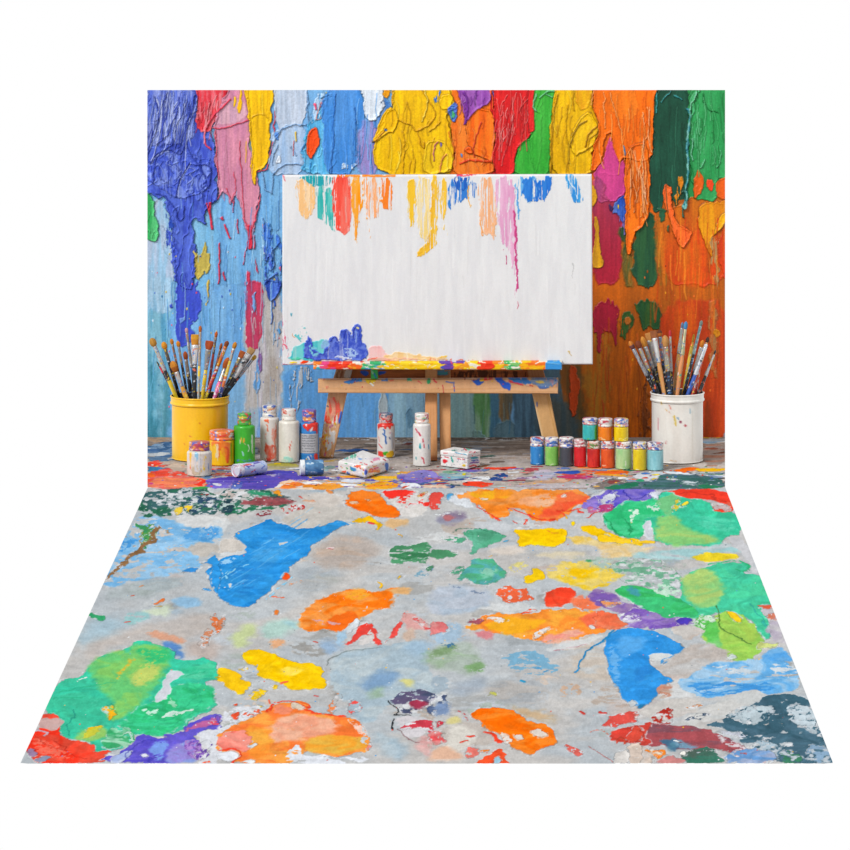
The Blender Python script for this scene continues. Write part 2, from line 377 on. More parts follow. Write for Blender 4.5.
    p('D','c84664','448,40 462,-5 500,-5 526,30 522,200 505,280 485,290 470,270 450,290',c2='b8486a',drip=5,h=.15,rim=.2,w=2,dry=.05)
    p('D','7faadc','478,60 492,50 490,130 480,140',dry=.3,w=2); p('D','8a6aa0','490,290 520,280 515,420 500,400',dry=.45,w=2,h=.2)
    p('D','6fa4d8','485,330 512,330 510,480 490,470',dry=.5,w=2,h=.2,drip=8)
    p('A','f1c21c','438,18 572,18 556,150 548,310 522,358 490,372 500,425 478,402 470,300 468,150',c2='e4b416',w=1.6,h=1,rim=1,drip=2,tex=.5)
    p('A','f1c21c','398,50 408,55 405,95 396,90',w=1); p('A','f0bc1e','418,60 432,20 430,120 412,118',w=1)
    p('A','d8a81c','470,140 475,130 530,125 545,135',line=1,w=1.2,h=.9)
    p('A','b9c6d8','568,18 715,18 705,170 640,165 575,200',c2='c3cddc',w=2,h=.3)
    p('A','a9c5e6','570,200 640,165 705,170 700,380 540,380 560,260',c2='b8cce4',w=3,soft=1.2,h=.3)
    for q in ('575,210 640,168 700,165','710,30 712,170','560,250 590,200','565,460 560,380 600,335 690,330 700,365','520,370 530,440 560,455','640,260 660,300','590,260 560,300 560,340'):
        p('A','8fb4e0',q,line=.9,w=1.6,h=1.4,rim=.7)
    p('A','d9e0ea','590,290 602,330 570,335',w=1); p('A','5f90d4','572,200 592,195 590,235 575,230',w=1.4,dry=.2)
    p('A','55abdc','715,160 760,100 800,40 832,40 838,380 690,380 690,260',c2='72bce4',w=2.5,h=.5,wr=(9,18,.7))
    p('A','b8d4ee','745,40 800,30 770,140 725,170',dry=.3,w=2.5)
    for q,l,c in (('770,70 745,150 775,145 790,60',.8,'e09080'),('740,80 745,100',2.2,'e05a78'),('770,60 800,40 815,38',1.2,'2a6a9a'),('790,30 810,45',1.4,'e8c030'),('780,60 770,90',1,'e05060'),('660,200 662,240',1.4,'e8c458'),
                  ('655,240 652,300',.9,'d86a6a'),('810,60 830,130 818,260 800,370',.9,'3a86c4'),('725,330 720,370',.8,'3a86c4'),('690,280 700,250',1.2,'3a86c4')):
        p('A',c,q,line=l,w=1.2,h=1.1)
    p('A','f0561e','738,178 755,186 770,240 745,290 725,322 706,285 706,220',w=1.2,h=1.1,rim=1)
    p('A','f79a70','716,285 722,282 722,300',w=.5,h=.2)
    # blue beads down the canvas' left side
    for q,l,c in (('548,590 552,640',4.5,'3f7fc8'),('530,690 540,740',3.6,'4058b8'),('552,690 560,780',3,'4a62c4'),('590,660 560,720 570,790',1.4,'2f5fae'),('540,830 575,800',2,'3a55b4'),('525,560 530,620',1.2,'5a90d4'),('535,790 530,840',2.2,'3f55b8'),('575,800 585,850',2,'3f60c0')):
        p('A',c,q,line=l,w=2,h=1.6,rim=.8,c2='7fa8de',cs=(2,3))
    p('A','4a7cd0','515,560 600,640 602,850 520,850 530,700',dry=.5,w=3,h=.8); p('A','e8708a','590,780 600,770 602,795',w=1)
    p('D','3a58b8','525,10 560,0 600,10 585,70 560,85 535,50',c2='5a80d0',w=2,h=1.2,rim=1,dry=.08); p('D','3a58b8','556,80 562,185',line=1.1,w=1,h=1); p('D','3f64c0','570,90 572,110',line=2,w=1)
    p('D','5fa0d6','555,230 600,205 600,260 570,270',dry=.4,w=3)
    # ---- upper middle
    p('B','4a8cd4','-75,18 95,18 105,160 78,380 -75,380',c2='5c98da',w=2,h=.4)
    p('B','86a2d4','75,150 175,130 175,380 75,380',c2='a092cc',w=3,soft=2,h=.2)
    for q in ('60,100 68,130 65,300','-20,40 -35,380'): p('B','2f68b4',q,line=.9,w=1.2,h=1)
    p('B','cfe0f0','0,345 70,325 75,350 5,362',dry=.5,w=3)
    p('B','4f86cc','165,30 220,90 190,170 150,190 130,150 175,100',c2='86a8dc',w=3,h=.4)
    p('B','eef2f8','78,18 190,18 182,95 152,150 122,165 100,130 104,60',c2='dfe8f2',w=2.5,h=.9,rim=.6)
    p('B','f2c41a','212,18 445,18 480,40 502,100 455,120 468,200 488,290 470,385 165,385 135,248 190,170 200,110 232,92',c2='e8b818',w=1.6,h=1,rim=1.1,tex=.5,cs=(7,18))
    p('B','eebb14','185,110 225,92 252,140 235,205 215,200 150,245 138,240',w=1.5,h=.9,rim=1)
    p('B','f5cc2c','360,240 440,235 485,300 470,380 360,380 355,300',w=1.5,h=.7,rim=1)
    for q,c in (('222,92 224,20','d89a10'),('250,150 300,165 330,205 400,150 405,90 350,20','d29a18'),('330,205 355,280 360,240','d29a18'),('380,200 430,150','d8a418'),('140,245 200,180','b07a18'),('268,200 270,370','d4a012'),
                ('425,370 430,310 450,290','e8866a'),('360,20 375,100 350,160','f6dc70'),('420,240 395,280 400,320','b8608a'),('310,280 318,375','d8a818')):
        p('B',c,q,line=1,w=1.6,h=1.4,rim=.8)
    p('B','3f78c8','188,185 205,190 195,198',w=.6); p('B','e8a01e','185,30 215,22 215,60 190,50',w=2)
    p('B','3f78c8','405,55 430,25 425,60 410,95',w=2,dry=.15); p('B','6a5fc0','425,240 434,250 425,268',w=1); p('B','f2c41a','430,40 480,40 470,100 425,110',w=1.6,h=.8)
    p('B','f0893a','495,60 532,60 542,220 600,270 645,310 655,385 478,385 492,290 466,200',c2='ee7a2c',w=1.8,h=.8)
    p('B','ef6c1e','538,140 565,110 600,95 640,110 658,160 658,340 600,310 560,290 540,225',c2='f0802c',w=1.5,h=1,rim=1,tex=.5)
    p('B','9551aa','488,18 645,18 635,80 600,92 545,142 530,160 525,80 500,40',c2='a76ab8',w=1.6,h=.9,rim=1)
    p('B','7a3a98','528,30 540,90 530,165',line=2,w=1.5,h=1.6); p('B','5a70c8','455,110 500,60 495,160 470,155',c2='4a9ac8',w=2,h=1,wr=(5,5,1)); p('B','4fa86a','480,100 490,130 470,140',w=1.2)
    p('B','e86030','640,25 650,80 655,100',line=1.5,w=1.5,h=1); p('B','4f6fc8','650,30 655,60',line=1.2,w=1); p('B','d84a28','510,330 560,320 640,320',line=2.2,w=1.6,h=1); p('B','e8641e','530,270 545,290 570,290 555,260',w=1,h=1.2,rim=1); p('B','5a8ac8','508,290 520,295 518,312',w=1)
    p('B','b8382a','600,160 565,250 570,300',line=.9,w=1.2,h=1.2); p('B','d8742c','470,200 490,290',line=1.2,h=1.4); p('B','d86a2c','480,230 495,235',line=1,w=1)
    p('B','dc2f30','655,18 828,18 832,200 765,250 742,300 736,385 648,385 660,200',c2='cc2428',w=1.8,h=1,rim=1,tex=.8,cs=(2.5,18))
    for q in ('690,90 675,200 672,320','780,80 765,110','740,130 700,290 690,340','720,110 740,210','665,60 680,130','800,60 770,90','710,40 700,70','720,190 705,250'):
        p('B','ec7a78',q,line=.8,w=1.5,h=1.2,a=.85)
    p('B','3aa23c','825,18 860,18 860,385 738,385 742,300 765,250 830,202',c2='46ac44',w=1.5,h=.6); p('B','2f8f50','835,30 850,50 830,110 845,115',line=1.4,h=1.4,w=1.5)
    # ---- upper right
    p('C','3ca43c','0,18 115,18 88,160 82,385 0,385',c2='4aae46',w=1.5,h=.5); p('C','dc2f30','-6,18 14,18 18,190 5,205 -6,205',w=1.2,h=1)
    for q in ('25,40 15,80 30,110','40,50 70,30 110,25','70,40 90,50'): p('C','7cc89a',q,line=1.2,w=1.5,h=1.4)
    p('C','e9bb1a','110,18 268,18 266,100 300,180 280,245 262,300 260,385 84,385 90,150',c2='dcab14',w=1.6,h=1.1,rim=1.1,tex=.6,cs=(6,30))
    p('C','dc9c1c','190,18 266,18 262,90 200,110',c2='e4b01c',w=2,soft=1.5,h=.5)
    p('C','e8b818','175,200 215,140 260,110 298,180 270,250 240,280 180,300',c2='f0c428',w=1.5,h=.9,rim=1.1)
    for q,c in (('170,260 190,180 235,150','8a6a1a'),('235,260 245,210 285,180','9a6a14'),('160,80 150,200 165,330','d0a018'),('262,40 270,110 300,180 275,250','c07a1a'),('120,40 95,150 88,370','b8881a'),('180,20 185,110','c8961a'),('240,270 250,230 290,190','c8961a')):
        p('C',c,q,line=1.1,w=1.3,h=1.5,rim=.8)
    p('C','ec751b','264,18 538,18 528,120 522,285 498,322 470,330 402,310 385,335 352,290 345,205 325,215 310,290 290,355 260,382 262,290 300,180 266,100',c2='e46c18',w=1.6,h=.9,rim=1,tex=.4,cs=(8,30))
    p('C','ee8128','395,160 340,100 330,20 440,20 460,120',c2='ea7a20',w=3,soft=2,h=.3,rim=.2)
    for q in ('345,30 360,110 390,210','268,25 262,80','315,30 320,180','500,95 505,200 480,250'): p('C','f5a870',q,line=.9,w=1.5,h=1.4,rim=.6)
    p('C','d04f8e','345,203 352,290 385,335 402,315 408,465 350,498 300,470 290,430 265,385 295,340 322,285',c2='c4488a',w=1.5,h=.5)
    p('C','a24a78','262,385 310,395 335,430 310,460 350,495 270,500',c2='b04a70',w=2.5,soft=1.2,h=.3)
    p('C','d8a02a','262,415 278,430 288,495 262,515',w=1.5,h=.7); p('C','dca62a','274,560 290,562 292,640 312,770 292,785 266,775 270,660',w=1.6,h=.6,c2='c8922a')
    p('C','2c55b4','340,515 385,480 405,470 405,560 390,590 375,545 350,550',c2='5a7ac0',w=2.2,h=.7); p('C','e8c020','372,505 382,512 376,530',w=.8); p('C','4a2a58','335,500 360,520 345,545',w=1.4); p('C','7a6aa8','375,560 402,560 400,650 380,640',dry=.35,w=2)
    p('C','225240','536,18 682,18 676,300 670,455 640,445 622,522 600,480 570,425 562,530 520,545 510,450 498,330 528,280',c2='1c4636',w=1.8,drip=3,h=.4,cs=(8,30))
    p('C','f07c22','405,300 440,250 470,240 500,250 498,330 512,420 502,560 470,608 440,632 428,720 408,716 404,520',c2='e87020',w=1.5,h=1.4,rim=1.2,tex=.6,cs=(4,30))
    for q,c in (('480,120 490,200 470,330 440,540','f6b080'),('505,100 500,230 520,290','f6b080'),('470,250 480,400 470,560','f8a050'),('440,260 420,340 410,380','b85a18'),('490,330 495,440 485,560','c8601a'),('430,400 425,560','d86a1c'),('485,210 478,330 488,480','f7bd94')):
        p('C',c,q,line=1,w=1.4,h=1.4,rim=.6)
    p('C','4f86b8','400,260 403,300',line=1.4,w=1)
    for q in ('560,70 585,40 600,28','610,40 640,60','540,30 538,120'): p('C','3f8f8f',q,line=1.3,w=1.8,h=1.2)
    p('C','2f8f50','676,18 830,18 830,385 792,402 800,492 690,492 715,400 690,425 672,300',c2='3a9a5a',w=1.8,h=.7,cs=(8,24),tex=.5)
    p('C','57b07a','680,60 715,25 700,110 680,150',dry=.3,w=3,h=1); p('C','5ab07c','690,200 730,120 740,250 700,330',dry=.6,w=3,h=.6)
    for q,l,c in (('672,100 675,190 668,330 664,440 662,520',2.4,'3b8490'),('668,250 660,270',2,'5ca0a8'),('664,455 660,525',4,'2f7f88'),('680,110 690,60 712,30',1.4,'8fd0b0'),('690,230 685,320',1.2,'8fd0b0'),('740,320 720,350',1,'7fcaa0'),('740,30 742,110 800,115',.8,'237a40'),('805,280 810,330 795,350',.8,'6fc090'),
                  ('655,530 652,560',1.6,'2a6a60'),('585,600 590,620',2,'2f6a4a')):
        p('C',c,q,line=l,w=1.8,h=1.8,rim=.8,c2='86c0b8' if l>2 else None,cs=(2,4))
    p('C','d9621f','712,345 740,405 725,450 692,492 695,430',w=1.5,h=.8); p('C','e8502a','752,398 778,410 770,450 750,440',w=2,h=.7); p('C','d8601e','790,400 830,378 830,490 795,492',w=1.8,h=.6)
    p('C','ef6e34','572,413 602,440 608,520 625,590 690,618 680,650 640,702 618,650 598,580 575,510 565,450',c2='f0854a',w=2,h=1.1,rim=1,dry=.05)
    p('C','2a5a40','540,530 565,520 572,580 555,590',w=2.5); p('C','d0801e','620,390 640,380 650,440 625,530 615,500',dry=.3,w=3,h=.5)
    p('C','df991f','710,490 830,492 826,520 800,610 778,640 768,745 745,680 715,600',c2='d8861e',w=1.8,h=.9,drip=3); p('C','f0b020','800,560 825,510 832,530 800,620 780,640',w=1.5,h=1.2)
    p('C','b08a5c','765,640 800,660 800,860 780,860',dry=.25,w=3,h=.2); p('C','c8431c','800,620 830,600 830,850 810,800',w=3,dry=.2,h=.4)
    # thin pulled ridges where the knife dragged, with painted highlights on indigo and orange
    g.scratch(60, 'A', (35, 0, 225, 190), ['a9b6e8', '2c3a94', '8f9fe0', '3343a0', 'c6cff0', '4a5cc0'], (14, 46), (.5, 1.1), 3, -1.5, 1, 1.2)
    g.scratch(26, 'A', (40, 280, 290, 420), ['8f9fe0', '3343a4', '7386d6', '2f3f9c'], (8, 26), (.6, 1.1), 7, .5, 2, 1.2)
    g.scratch(18, 'A', (250, 30, 330, 150), ['f0a8ae', 'c02a3a', 'e88890'], (8, 26), (.5, 1.0), 1.5, -1, 3)
    g.scratch(12, 'A', (330, 190, 480, 420), ['e0b0c0', 'c47a96', 'dba2b6'], (12, 40), (.5, .9), 1, 0, 4, .5)
    g.scratch(10, 'A', (450, 20, 550, 300), ['d8a814', 'f8d84c'], (12, 36), (.5, .9), 1.2, 0, 5, .6)
    g.scratch(16, 'B', (10, 30, 160, 300), ['3a76c0', '7cb0e4', '5a94d8'], (12, 50), (.5, 1.2), 1.5, 0, 6, .4)
    g.scratch(22, 'B', (200, 30, 460, 350), ['d8a412', 'f8dc5c', 'dcae1a', 'b8860e'], (8, 36), (.5, .9), 4, 0, 7, 1)
    g.scratch(46, 'B', (665, 20, 800, 200), ['f0908c', 'b81c22', 'e8605c', 'f4b0ac', 'c4262c'], (8, 34), (.45, .9), 2.5, -1, 8, 1)
    g.scratch(14, 'B', (490, 100, 650, 330), ['d85a14', 'f8a060', 'c84e18'], (8, 28), (.5, .9), 2.5, 0, 9, 1)
    g.scratch(10, 'B', (500, 20, 630, 80), ['7a3a98', 'b888c8'], (5, 12), (.5, .9), 2, 0, 10, 1)
    g.scratch(16, 'C', (110, 20, 255, 330), ['c8980e', 'f8d84c', 'b8860e', 'dcae14'], (10, 40), (.5, 1.0), 4, 0, 11, 1)
    g.scratch(26, 'C', (280, 20, 520, 260), ['d8600c', 'f8a860', 'c85808', 'f09040'], (10, 44), (.5, 1.0), 2, 0, 12, .8)
    g.scratch(26, 'C', (415, 260, 500, 440), ['f8c098', 'c85a10', 'f8a868', 'b85010'], (14, 46), (.5, 1.1), 2, .6, 13, 1.3)
    g.scratch(14, 'C', (540, 40, 660, 420), ['173c2e', '2f6650', '1c4a38'], (14, 50), (.5, 1.2), 1.5, 0, 14, .4)
    g.scratch(34, 'C', (680, 30, 825, 370), ['227a40', '6cc088', '1f7038', '4aa868'], (8, 36), (.5, 1.0), 2.5, .5, 15, .9)
    g.scratch(40, 'C', (540, 560, 825, 820), ['b04a14', 'e08a30', '9c4818', 'd86a24', 'c8401a'], (16, 60), (.6, 1.8), 1, 0, 16, .15, .6)
    g.scratch(40, 'F', (280, 100, 825, 450), ['a8501a', 'd07a26', '8a421a', 'c85a22', 'b8421a'], (16, 56), (.6, 1.8), 1, 0, 17, .1, .55)
    g.scratch(30, 'A', (330, 450, 600, 800), ['9ccaec', '64a0d4', '7ab4e0', 'b8daf0'], (14, 50), (.5, 1.2), 1, 0, 18, .3, .7)
    g.scratch(24, 'D', (40, 60, 440, 420), ['9ccaec', '5a98c8', '86bce0', '4a88b0'], (14, 50), (.5, 1.3), 1, 0, 19, .2, .6)
    g.scratch(20, 'D', (455, 60, 600, 480), ['a8a29e', 'd4d2d0', '9ab4d0', 'c8bcc8'], (10, 40), (.5, 1.2), 1, 0, 20, .2, .6)
    g.scratch(20, 'E', (20, 400, 800, 500), ['6a9ac0', '4a7ea8', '7f9aa0', '3f6078'], (10, 26), (.5, 1.4), .6, 0, 21, .1, .5)
    # spatter
    g.spots(70, (150, 250, 285, 420), ['4a6cc0', 'd85a70', 'c8dcea', 'c4b25c', '3f7fb0'], (.35, .9), 1.6, 5)
    g.spots(30, (600, 250, 722, 420), ['8a4a1a', 'e8a030', '5a3018', 'e07030'], (.35, .8), 1.8, 6)
    for k in range(26):
        R = random.Random(k); x = R.uniform(150, 284); y = R.uniform(180, 330)
        p('X', R.choice(['5a90cc', 'a8cce8', '6aa2d8', '9cc4e4']), [(x, y), (x + R.uniform(-.6, .6), y + R.uniform(10, 50))], line=R.uniform(.4, .9), w=.8, h=.5, a=.8)
    for k in range(20):
        R = random.Random(k + 50); x = R.uniform(600, 722); y = R.uniform(270, 380)
        p('X', R.choice(['d8862a', 'b05018', 'e06a28', '8a4a1a']), [(x, y), (x + R.uniform(-.6, .6), y + R.uniform(14, 50))], line=R.uniform(.5, 1.6), w=.8, h=.2, soft=1, a=.6)
    # height -> relief
    h = np.clip(g.hgt, -1, 5).reshape(GX.shape)
    GY = np.where(GY > 436.9, 439, GY)
    V = np.stack([(GX - VX) * U, -h * 1.15 * U, CH - (GY - HZ) * U], -1)
    o = mesh_obj('wall_back', V.reshape(-1, 3), grid_faces(*GX.shape)[:, ::-1], g.rgba(KALB * 1.12, .11, 2.2, 26, 1.13), M_WALL)
    o['kind'] = 'structure'; o['label'] = 'back wall covered in thick runs of paint, blue at left to orange at right'
    return o
make_wall()
# ------------------------------------------------------------------ the floor
def make_floor():
    py = np.concatenate([np.linspace(437, 487, 150, endpoint=False), np.linspace(487, 763, 500)])
    L = np.where(py < 487, 147.5, 148 + (20.5 - 148) * (py - 487) / 276); Rr = np.where(py < 487, 725.0, 725 + (833 - 725) * (py - 487) / 276)
    t = np.linspace(0, 1, 1250)
    GX = L[:, None] + (Rr - L)[:, None] * t[None, :]; GY = np.repeat(py[:, None], t.size, 1)
    g = Paint(GX, GY, 'bdc2c6', ay=.5, cs=(26, 8), w=4.0, ws=13, seed=900)
    g.wk = 1.75; g.cut = .25; g.hf = .15; g.hfs = 3.4; g.vein = 1.0; g.line_dark = .4; g.halo = .75; g.dsd = (3.4, 1.4)
    p = g.lay
    F = dict(h=0, rim=0)
    # broad washes
    p('X','b8bdc1','0,484 850,484 850,770 0,770',c2='c8cbcd',cs=(60,20),soft=0.1,w=0,smooth=False,**F)
    p('X','b4bdc4','0,484 850,484 850,770 0,770',c2='c9c0b8',cs=(90,30),soft=0.1,w=0,a=.45,smooth=False,**F)
    R0 = random.Random(55)
    for k in range(150):
        yy = 487 + 276 * R0.random() ** 1.2; x = R0.uniform(148 - (yy - 487) * .46, 725 + (yy - 487) * .39); rx = R0.uniform(8, 34); ry = rx * R0.uniform(.25, .55)
        P = [(x + rx * math.cos(t) * R0.uniform(.6, 1.2), yy + ry * math.sin(t) * R0.uniform(.6, 1.2)) for t in np.linspace(0, 6.283, 9)[:-1]]
        p('X', R0.choice(['a3a9ad', 'd6d8d8', 'b9a99c', '9fb2c0', 'c9b4aa', 'a9b5ac', 'dcdfe0', '9a9894', 'c4ccd4', 'd9c6b6']), P, soft=R0.uniform(.6, 4), dry=R0.choice([.2, .45, .6]), ds=(R0.uniform(4, 14), R0.uniform(1.5, 4)), a=R0.uniform(.35, .85), **F)
    p('1','7ab4e0','500,188 650,186 740,240 850,210 850,292 720,290 775,380 700,420 520,440 380,480 370,450 430,330',c2='9cc6e6',dry=.3,soft=2,ds=(9,3),**F)
    p('1','5aa2dc','700,250 850,215 850,280 720,285',dry=.35,**F); p('1','4f9cdc','440,300 510,265 500,310 430,335',dry=.25,**F); p('1','8abfe6','640,340 740,330 790,390 700,415',dry=.3,**F)
    p('1','c2bdb6','700,300 850,290 850,330 770,360',soft=2,**F)
    p('1','aab4b6','400,480 640,430 720,450 560,520 400,530',soft=6,a=.7,**F); p('1','a9c0cc','330,600 480,590 420,680 250,720',soft=10,**F)
    p('1','9cc6c8','450,605 530,565 580,590 500,622',soft=3,dry=.2,**F); p('1','94bcda','640,540 730,508 790,540 710,555',soft=4,**F); p('1','cbd6c0','560,560 650,545 640,590 560,590',soft=4,**F)
    p('1','c2b6ae','300,690 560,620 800,560 850,640 700,700 480,690 300,770',soft=10,a=.6,**F)
    p('1','d8a48a','545,660 600,648 660,665 720,700 640,690',soft=3,dry=.1,**F); p('1','5f8cc6','600,690 670,690 705,730 690,770 650,745',soft=4,**F); p('1','c0b4ae','700,690 850,690 850,760 740,770',soft=8,**F)
    p('1','db7440','800,590 850,572 850,672 815,640 830,610',dry=.3); p('1','cf8a68','760,690 800,640 830,650 790,730',dry=.5)
    p('1','d9763c','570,538 600,520 632,520 610,535'); p('1','d8b84a','585,545 610,540 600,550'); p('1','cc5a40','492,508 504,505',line=1.6,w=1); p('1','cc4a40','468,615 486,613',line=2,w=1); p('1','d89068','525,470 540,465',line=1.4,w=1)
    p('1','3a9f6c','318,574 380,580 378,595 366,604 318,592',h=.3)
    p('1','3f8f5c','500,214 530,222 560,232 575,250 560,290 545,320 530,300 545,260 520,235',dry=.08,h=.3); p('1','5a9a50','545,225 600,212 590,290 560,310 540,290',dry=.25,h=.2)
    p('1','8f6b48','585,215 600,240 585,290 545,325 500,345 440,405 390,448 384,440 440,385 490,335 540,310 565,280',dry=.12,h=.3); p('1','b89a50','545,290 535,270 550,250',line=2,dry=.2); p('1','a08868','590,225 630,240 660,246',line=1.6,dry=.3)
    p('1','c4c4c2','490,250 530,235 520,260 500,280',soft=1.5,**F)
    # dark band behind
    p('1','3f6468','540,70 850,70 850,182 760,178 640,186 500,190',c2='2f6a52',dry=.42,ds=(5,2),h=.2); p('1','33506a','700,110 850,100 850,180 700,180',dry=.5,ds=(5,2),h=.2)
    p('1','d8dee2','640,90 720,100 680,130 620,120',dry=.5,ds=(4,2),**F); p('1','e6c84a','650,165 690,148 700,165 670,180',dry=.1); p('1','f2d040','705,150 720,140 740,150 725,168'); p('1','a04a50','770,95 800,98',line=2,dry=.3)
    p('2','3c5e60','-5,74 190,76 320,118 240,152 120,165 -5,185',c2='2f7a5a',dry=.3,ds=(6,2),h=.2); p('2','2a4450','-5,140 60,90 60,160 -5,180',dry=.4,ds=(5,2)); p('2','3a9470','110,80 200,85 190,112 120,108',soft=2,dry=.1)
    p('2','9a4a50','50,125 180,108 320,118 260,140 150,152',soft=2.5,a=.9,dry=.1); p('2','c43c38','235,165 300,138 348,140 345,185 290,180',dry=.45,ds=(4,2.2),h=.2); p('2','c43c38','310,150 345,150 345,180 320,175',dry=.1); p('2','e0403a','395,170 410,180',line=2.5,w=2); p('2','e04a38','320,105 332,112',line=2,w=1.5)
    p('2','8a4048','110,180 200,150 240,165 180,190',dry=.6,**F)
    p('2','f0a030','212,85 240,82 262,108 240,100'); p('2','f08a38','440,76 468,80 476,96 452,95'); p('2','d8cfc6','330,90 500,90 500,150 420,170 340,130',soft=4,a=.7,**F)
    # ---- large blue
    p('2','c8c4be','240,200 330,150 540,140 600,180 480,205 360,236 300,240',soft=1.5,**F)
    p('2','3a9ce2','50,257 130,235 205,185 235,215 300,240 360,236 480,205 535,214 500,230 450,250 400,290 240,440 215,475 130,552 40,548 -15,500 -60,430 -5,350 100,340 112,300 60,275',c2='2c8cd6',cs=(22,5),w=3,h=.5,rim=.8)
    p('2','5ab0ea','160,260 330,250 200,400 120,420',c2='3a94dc',cs=(30,3),soft=4,a=.6,**F); p('2','2f82cc','20,390 200,400 150,480 60,520',c2='3a9ce2',cs=(20,4),soft=3,a=.7,**F)
    p('1','3a9ce2','770,375 850,330 850,515 810,440 820,390 790,375',c2='2c8cd6',w=3,h=.4,rim=.6); p('1','3a90d8','700,415 720,390 780,395 760,402',dry=.1); p('1','4fa4e4','770,485 800,470 815,490 790,495',dry=.3)
    p('2','9fd0f2','0,370 60,350 80,360 20,390',dry=.3,**F); p('2','d2d2ce','238,298 265,290 275,295 250,305',h=-.3); p('2','d2d2ce','20,465 62,452 45,475',h=-.3); p('2','cfc9c2','-5,275 60,275 110,300 95,325 30,335 -5,330',w=3,dry=.05,h=-.2); p('2','7fbfe8','480,205 535,214',line=1.2)
    for k in range(34):
        u = R0.random(); x = 222 + 88 * u + R0.uniform(-6, 6); yy = 600 - 62 * u + R0.uniform(-28, 6); ln = R0.uniform(8, 26)
        if yy > 606 - .62 * (x - 222) or yy < 545 and x < 262: continue
        p('X', R0.choice(['6ab8ee', '2a84ce', '58aae8', '86c8f2', '2f8ad2']), [(x - ln / 2, yy + ln * .3), (x + ln / 2, yy - ln * .3)], line=R0.uniform(.8, 2.2), w=1, soft=.8, a=.6, dry=.2, ds=(5, 2), h=.2, rim=0)
    for q in ('185,520 240,470 300,430', '60,420 20,410 30,440', '10,440 60,400 110,380'): p('2', '8fd0f0', q, line=2, w=2, dry=.35)
    # orange blob and its red neighbours
    p('2','d9d6d2','630,80 850,80 850,180 740,195 690,120',c2='e2e0de',soft=1.2,w=4,**F)
    p('2','fa6f14','503,110 560,80 615,82 640,108 690,140 738,172 725,190 650,192 590,170 540,155 505,140',c2='f28430',w=3.5,h=.6,rim=.7); p('2','e9c6a8','522,125 550,122 568,132 540,140',w=3); p('2','e9c6a8','592,118 610,118 604,126',w=2)
    p('2','ea3a30','640,78 790,78 780,100 720,105 690,125 660,100',dry=.25,ds=(6,3),h=.3); p('2','ea3a30','700,110 850,90 850,145 780,130 740,165',dry=.6,ds=(6,3),h=.3); p('2','d8b070','790,90 840,88 830,110 800,110',dry=.3,soft=1.5)
    p('2','f3bf1e','535,216 580,182 632,188 662,212 640,242 628,208 600,198'); p('2','d8b486','650,200 770,196 760,225 680,242',soft=2.5,**F); p('2','e0404a','604,212 618,216',line=3,w=1.5); p('2','f0b828','722,250 738,258 730,272'); p('2','f0c030','732,420 746,425 730,440')
    p('2','c2ab9a','440,260 600,270 650,330 560,400 450,400 370,360',c2='b8aca4',soft=8,a=.8,**F); p('2','a7afb6','300,390 520,410 430,495 300,480',c2='b4b4b2',soft=7,a=.8,**F); p('2','e8d0d0','432,316 460,312',line=2.4,w=1); p('2','c84a58','436,318 456,320',line=.8,w=1)
    p('2','f05a24','248,430 270,416 290,425 275,442 255,442',w=2); p('2','e8905a','280,455 320,445',line=3,soft=2,dry=.3); p('2','d8a080','350,120 390,125',line=3,soft=2)
    p('2','4f9068','680,312 740,306 850,280 850,388 780,365 690,385 700,350',dry=.34,ds=(14,2.5),h=.1); p('2','3f8058','700,335 850,330 850,350 700,355',dry=.2,ds=(14,2.5),h=.1)
    p('2','7fa8bc','800,400 850,380 850,440 790,430',dry=.5,**F)
    # orange field centre left
    p('2','f97a1c','312,590 380,535 420,510 520,480 600,490 640,505 720,470 740,480 690,545 630,570 560,600 510,650 440,640 320,655',c2='f39a4c',soft=1.6,w=5,dry=.07,h=.1,rim=.1); p('2','f47224','430,590 560,560 560,600 510,652 430,640',soft=2,**F); p('2','f4a83a','490,495 560,480 640,500 560,530',soft=3,dry=.2,**F)
    p('2','e0aaaa','380,600 480,610 480,620 400,618',dry=.3,**F); p('2','f2c030','632,450 655,465 650,480 632,478'); p('2','e0b078','690,480 760,462 800,490 720,500',soft=3,**F)
    p('2','f24436','503,722 520,680 545,640 582,605 625,620 640,660 658,705 630,712 620,660 560,680',c2='e85048',dry=.06,h=.3); p('2','d8d4d2','560,700 600,650 625,640 630,690 590,712',dry=.1,**F); p('2','e2524c','662,705 690,640 745,565 745,600 715,665',dry=.35,ds=(4,3),h=.3)
    p('2','dba8a4','740,570 790,590 850,620 850,650 790,640 770,680 745,640',soft=2.5,dry=.1,**F); p('2','d85a5a','790,590 850,630 850,650 810,630',dry=.35); p('2','cdb6a6','745,640 790,630 790,690 750,690',soft=3,**F)
    p('2','d5dce2','505,640 530,605 560,602 552,648 520,660',w=3); p('2','a8c6dc','465,660 515,655 500,728 480,700',soft=1.2,**F); p('2','9db6d0','400,690 470,680 490,730 430,750',soft=6,**F)
    p('2','b3d0c8','150,620 300,598 310,650 180,690',soft=6,**F); p('2','c6d2a0','45,660 120,620 160,650 100,710 50,720',soft=5,**F); p('2','a8cfd4','230,620 300,610 290,640',soft=4,**F); p('2','e2ae86','190,695 250,680 260,712 210,722',soft=3,dry=.1,**F); p('2','e4803a','210,560 235,565 225,590',w=2); p('2','d8845a','-5,590 25,580 20,640 -5,640',dry=.3)
    p('2','e07050','225,515 260,525',line=3,dry=.4); p('2','cc5040','380,693 395,697',line=2,w=1)
    p('6','bdc9ce','425,245 520,200 640,190 850,150 850,420 700,400 600,520 480,380',c2='a9bcc8',cs=(40,14),soft=2,**F); p('6','76807c','432,262 440,235 520,203 650,190',line=.7,w=2,soft=.6,h=.6)
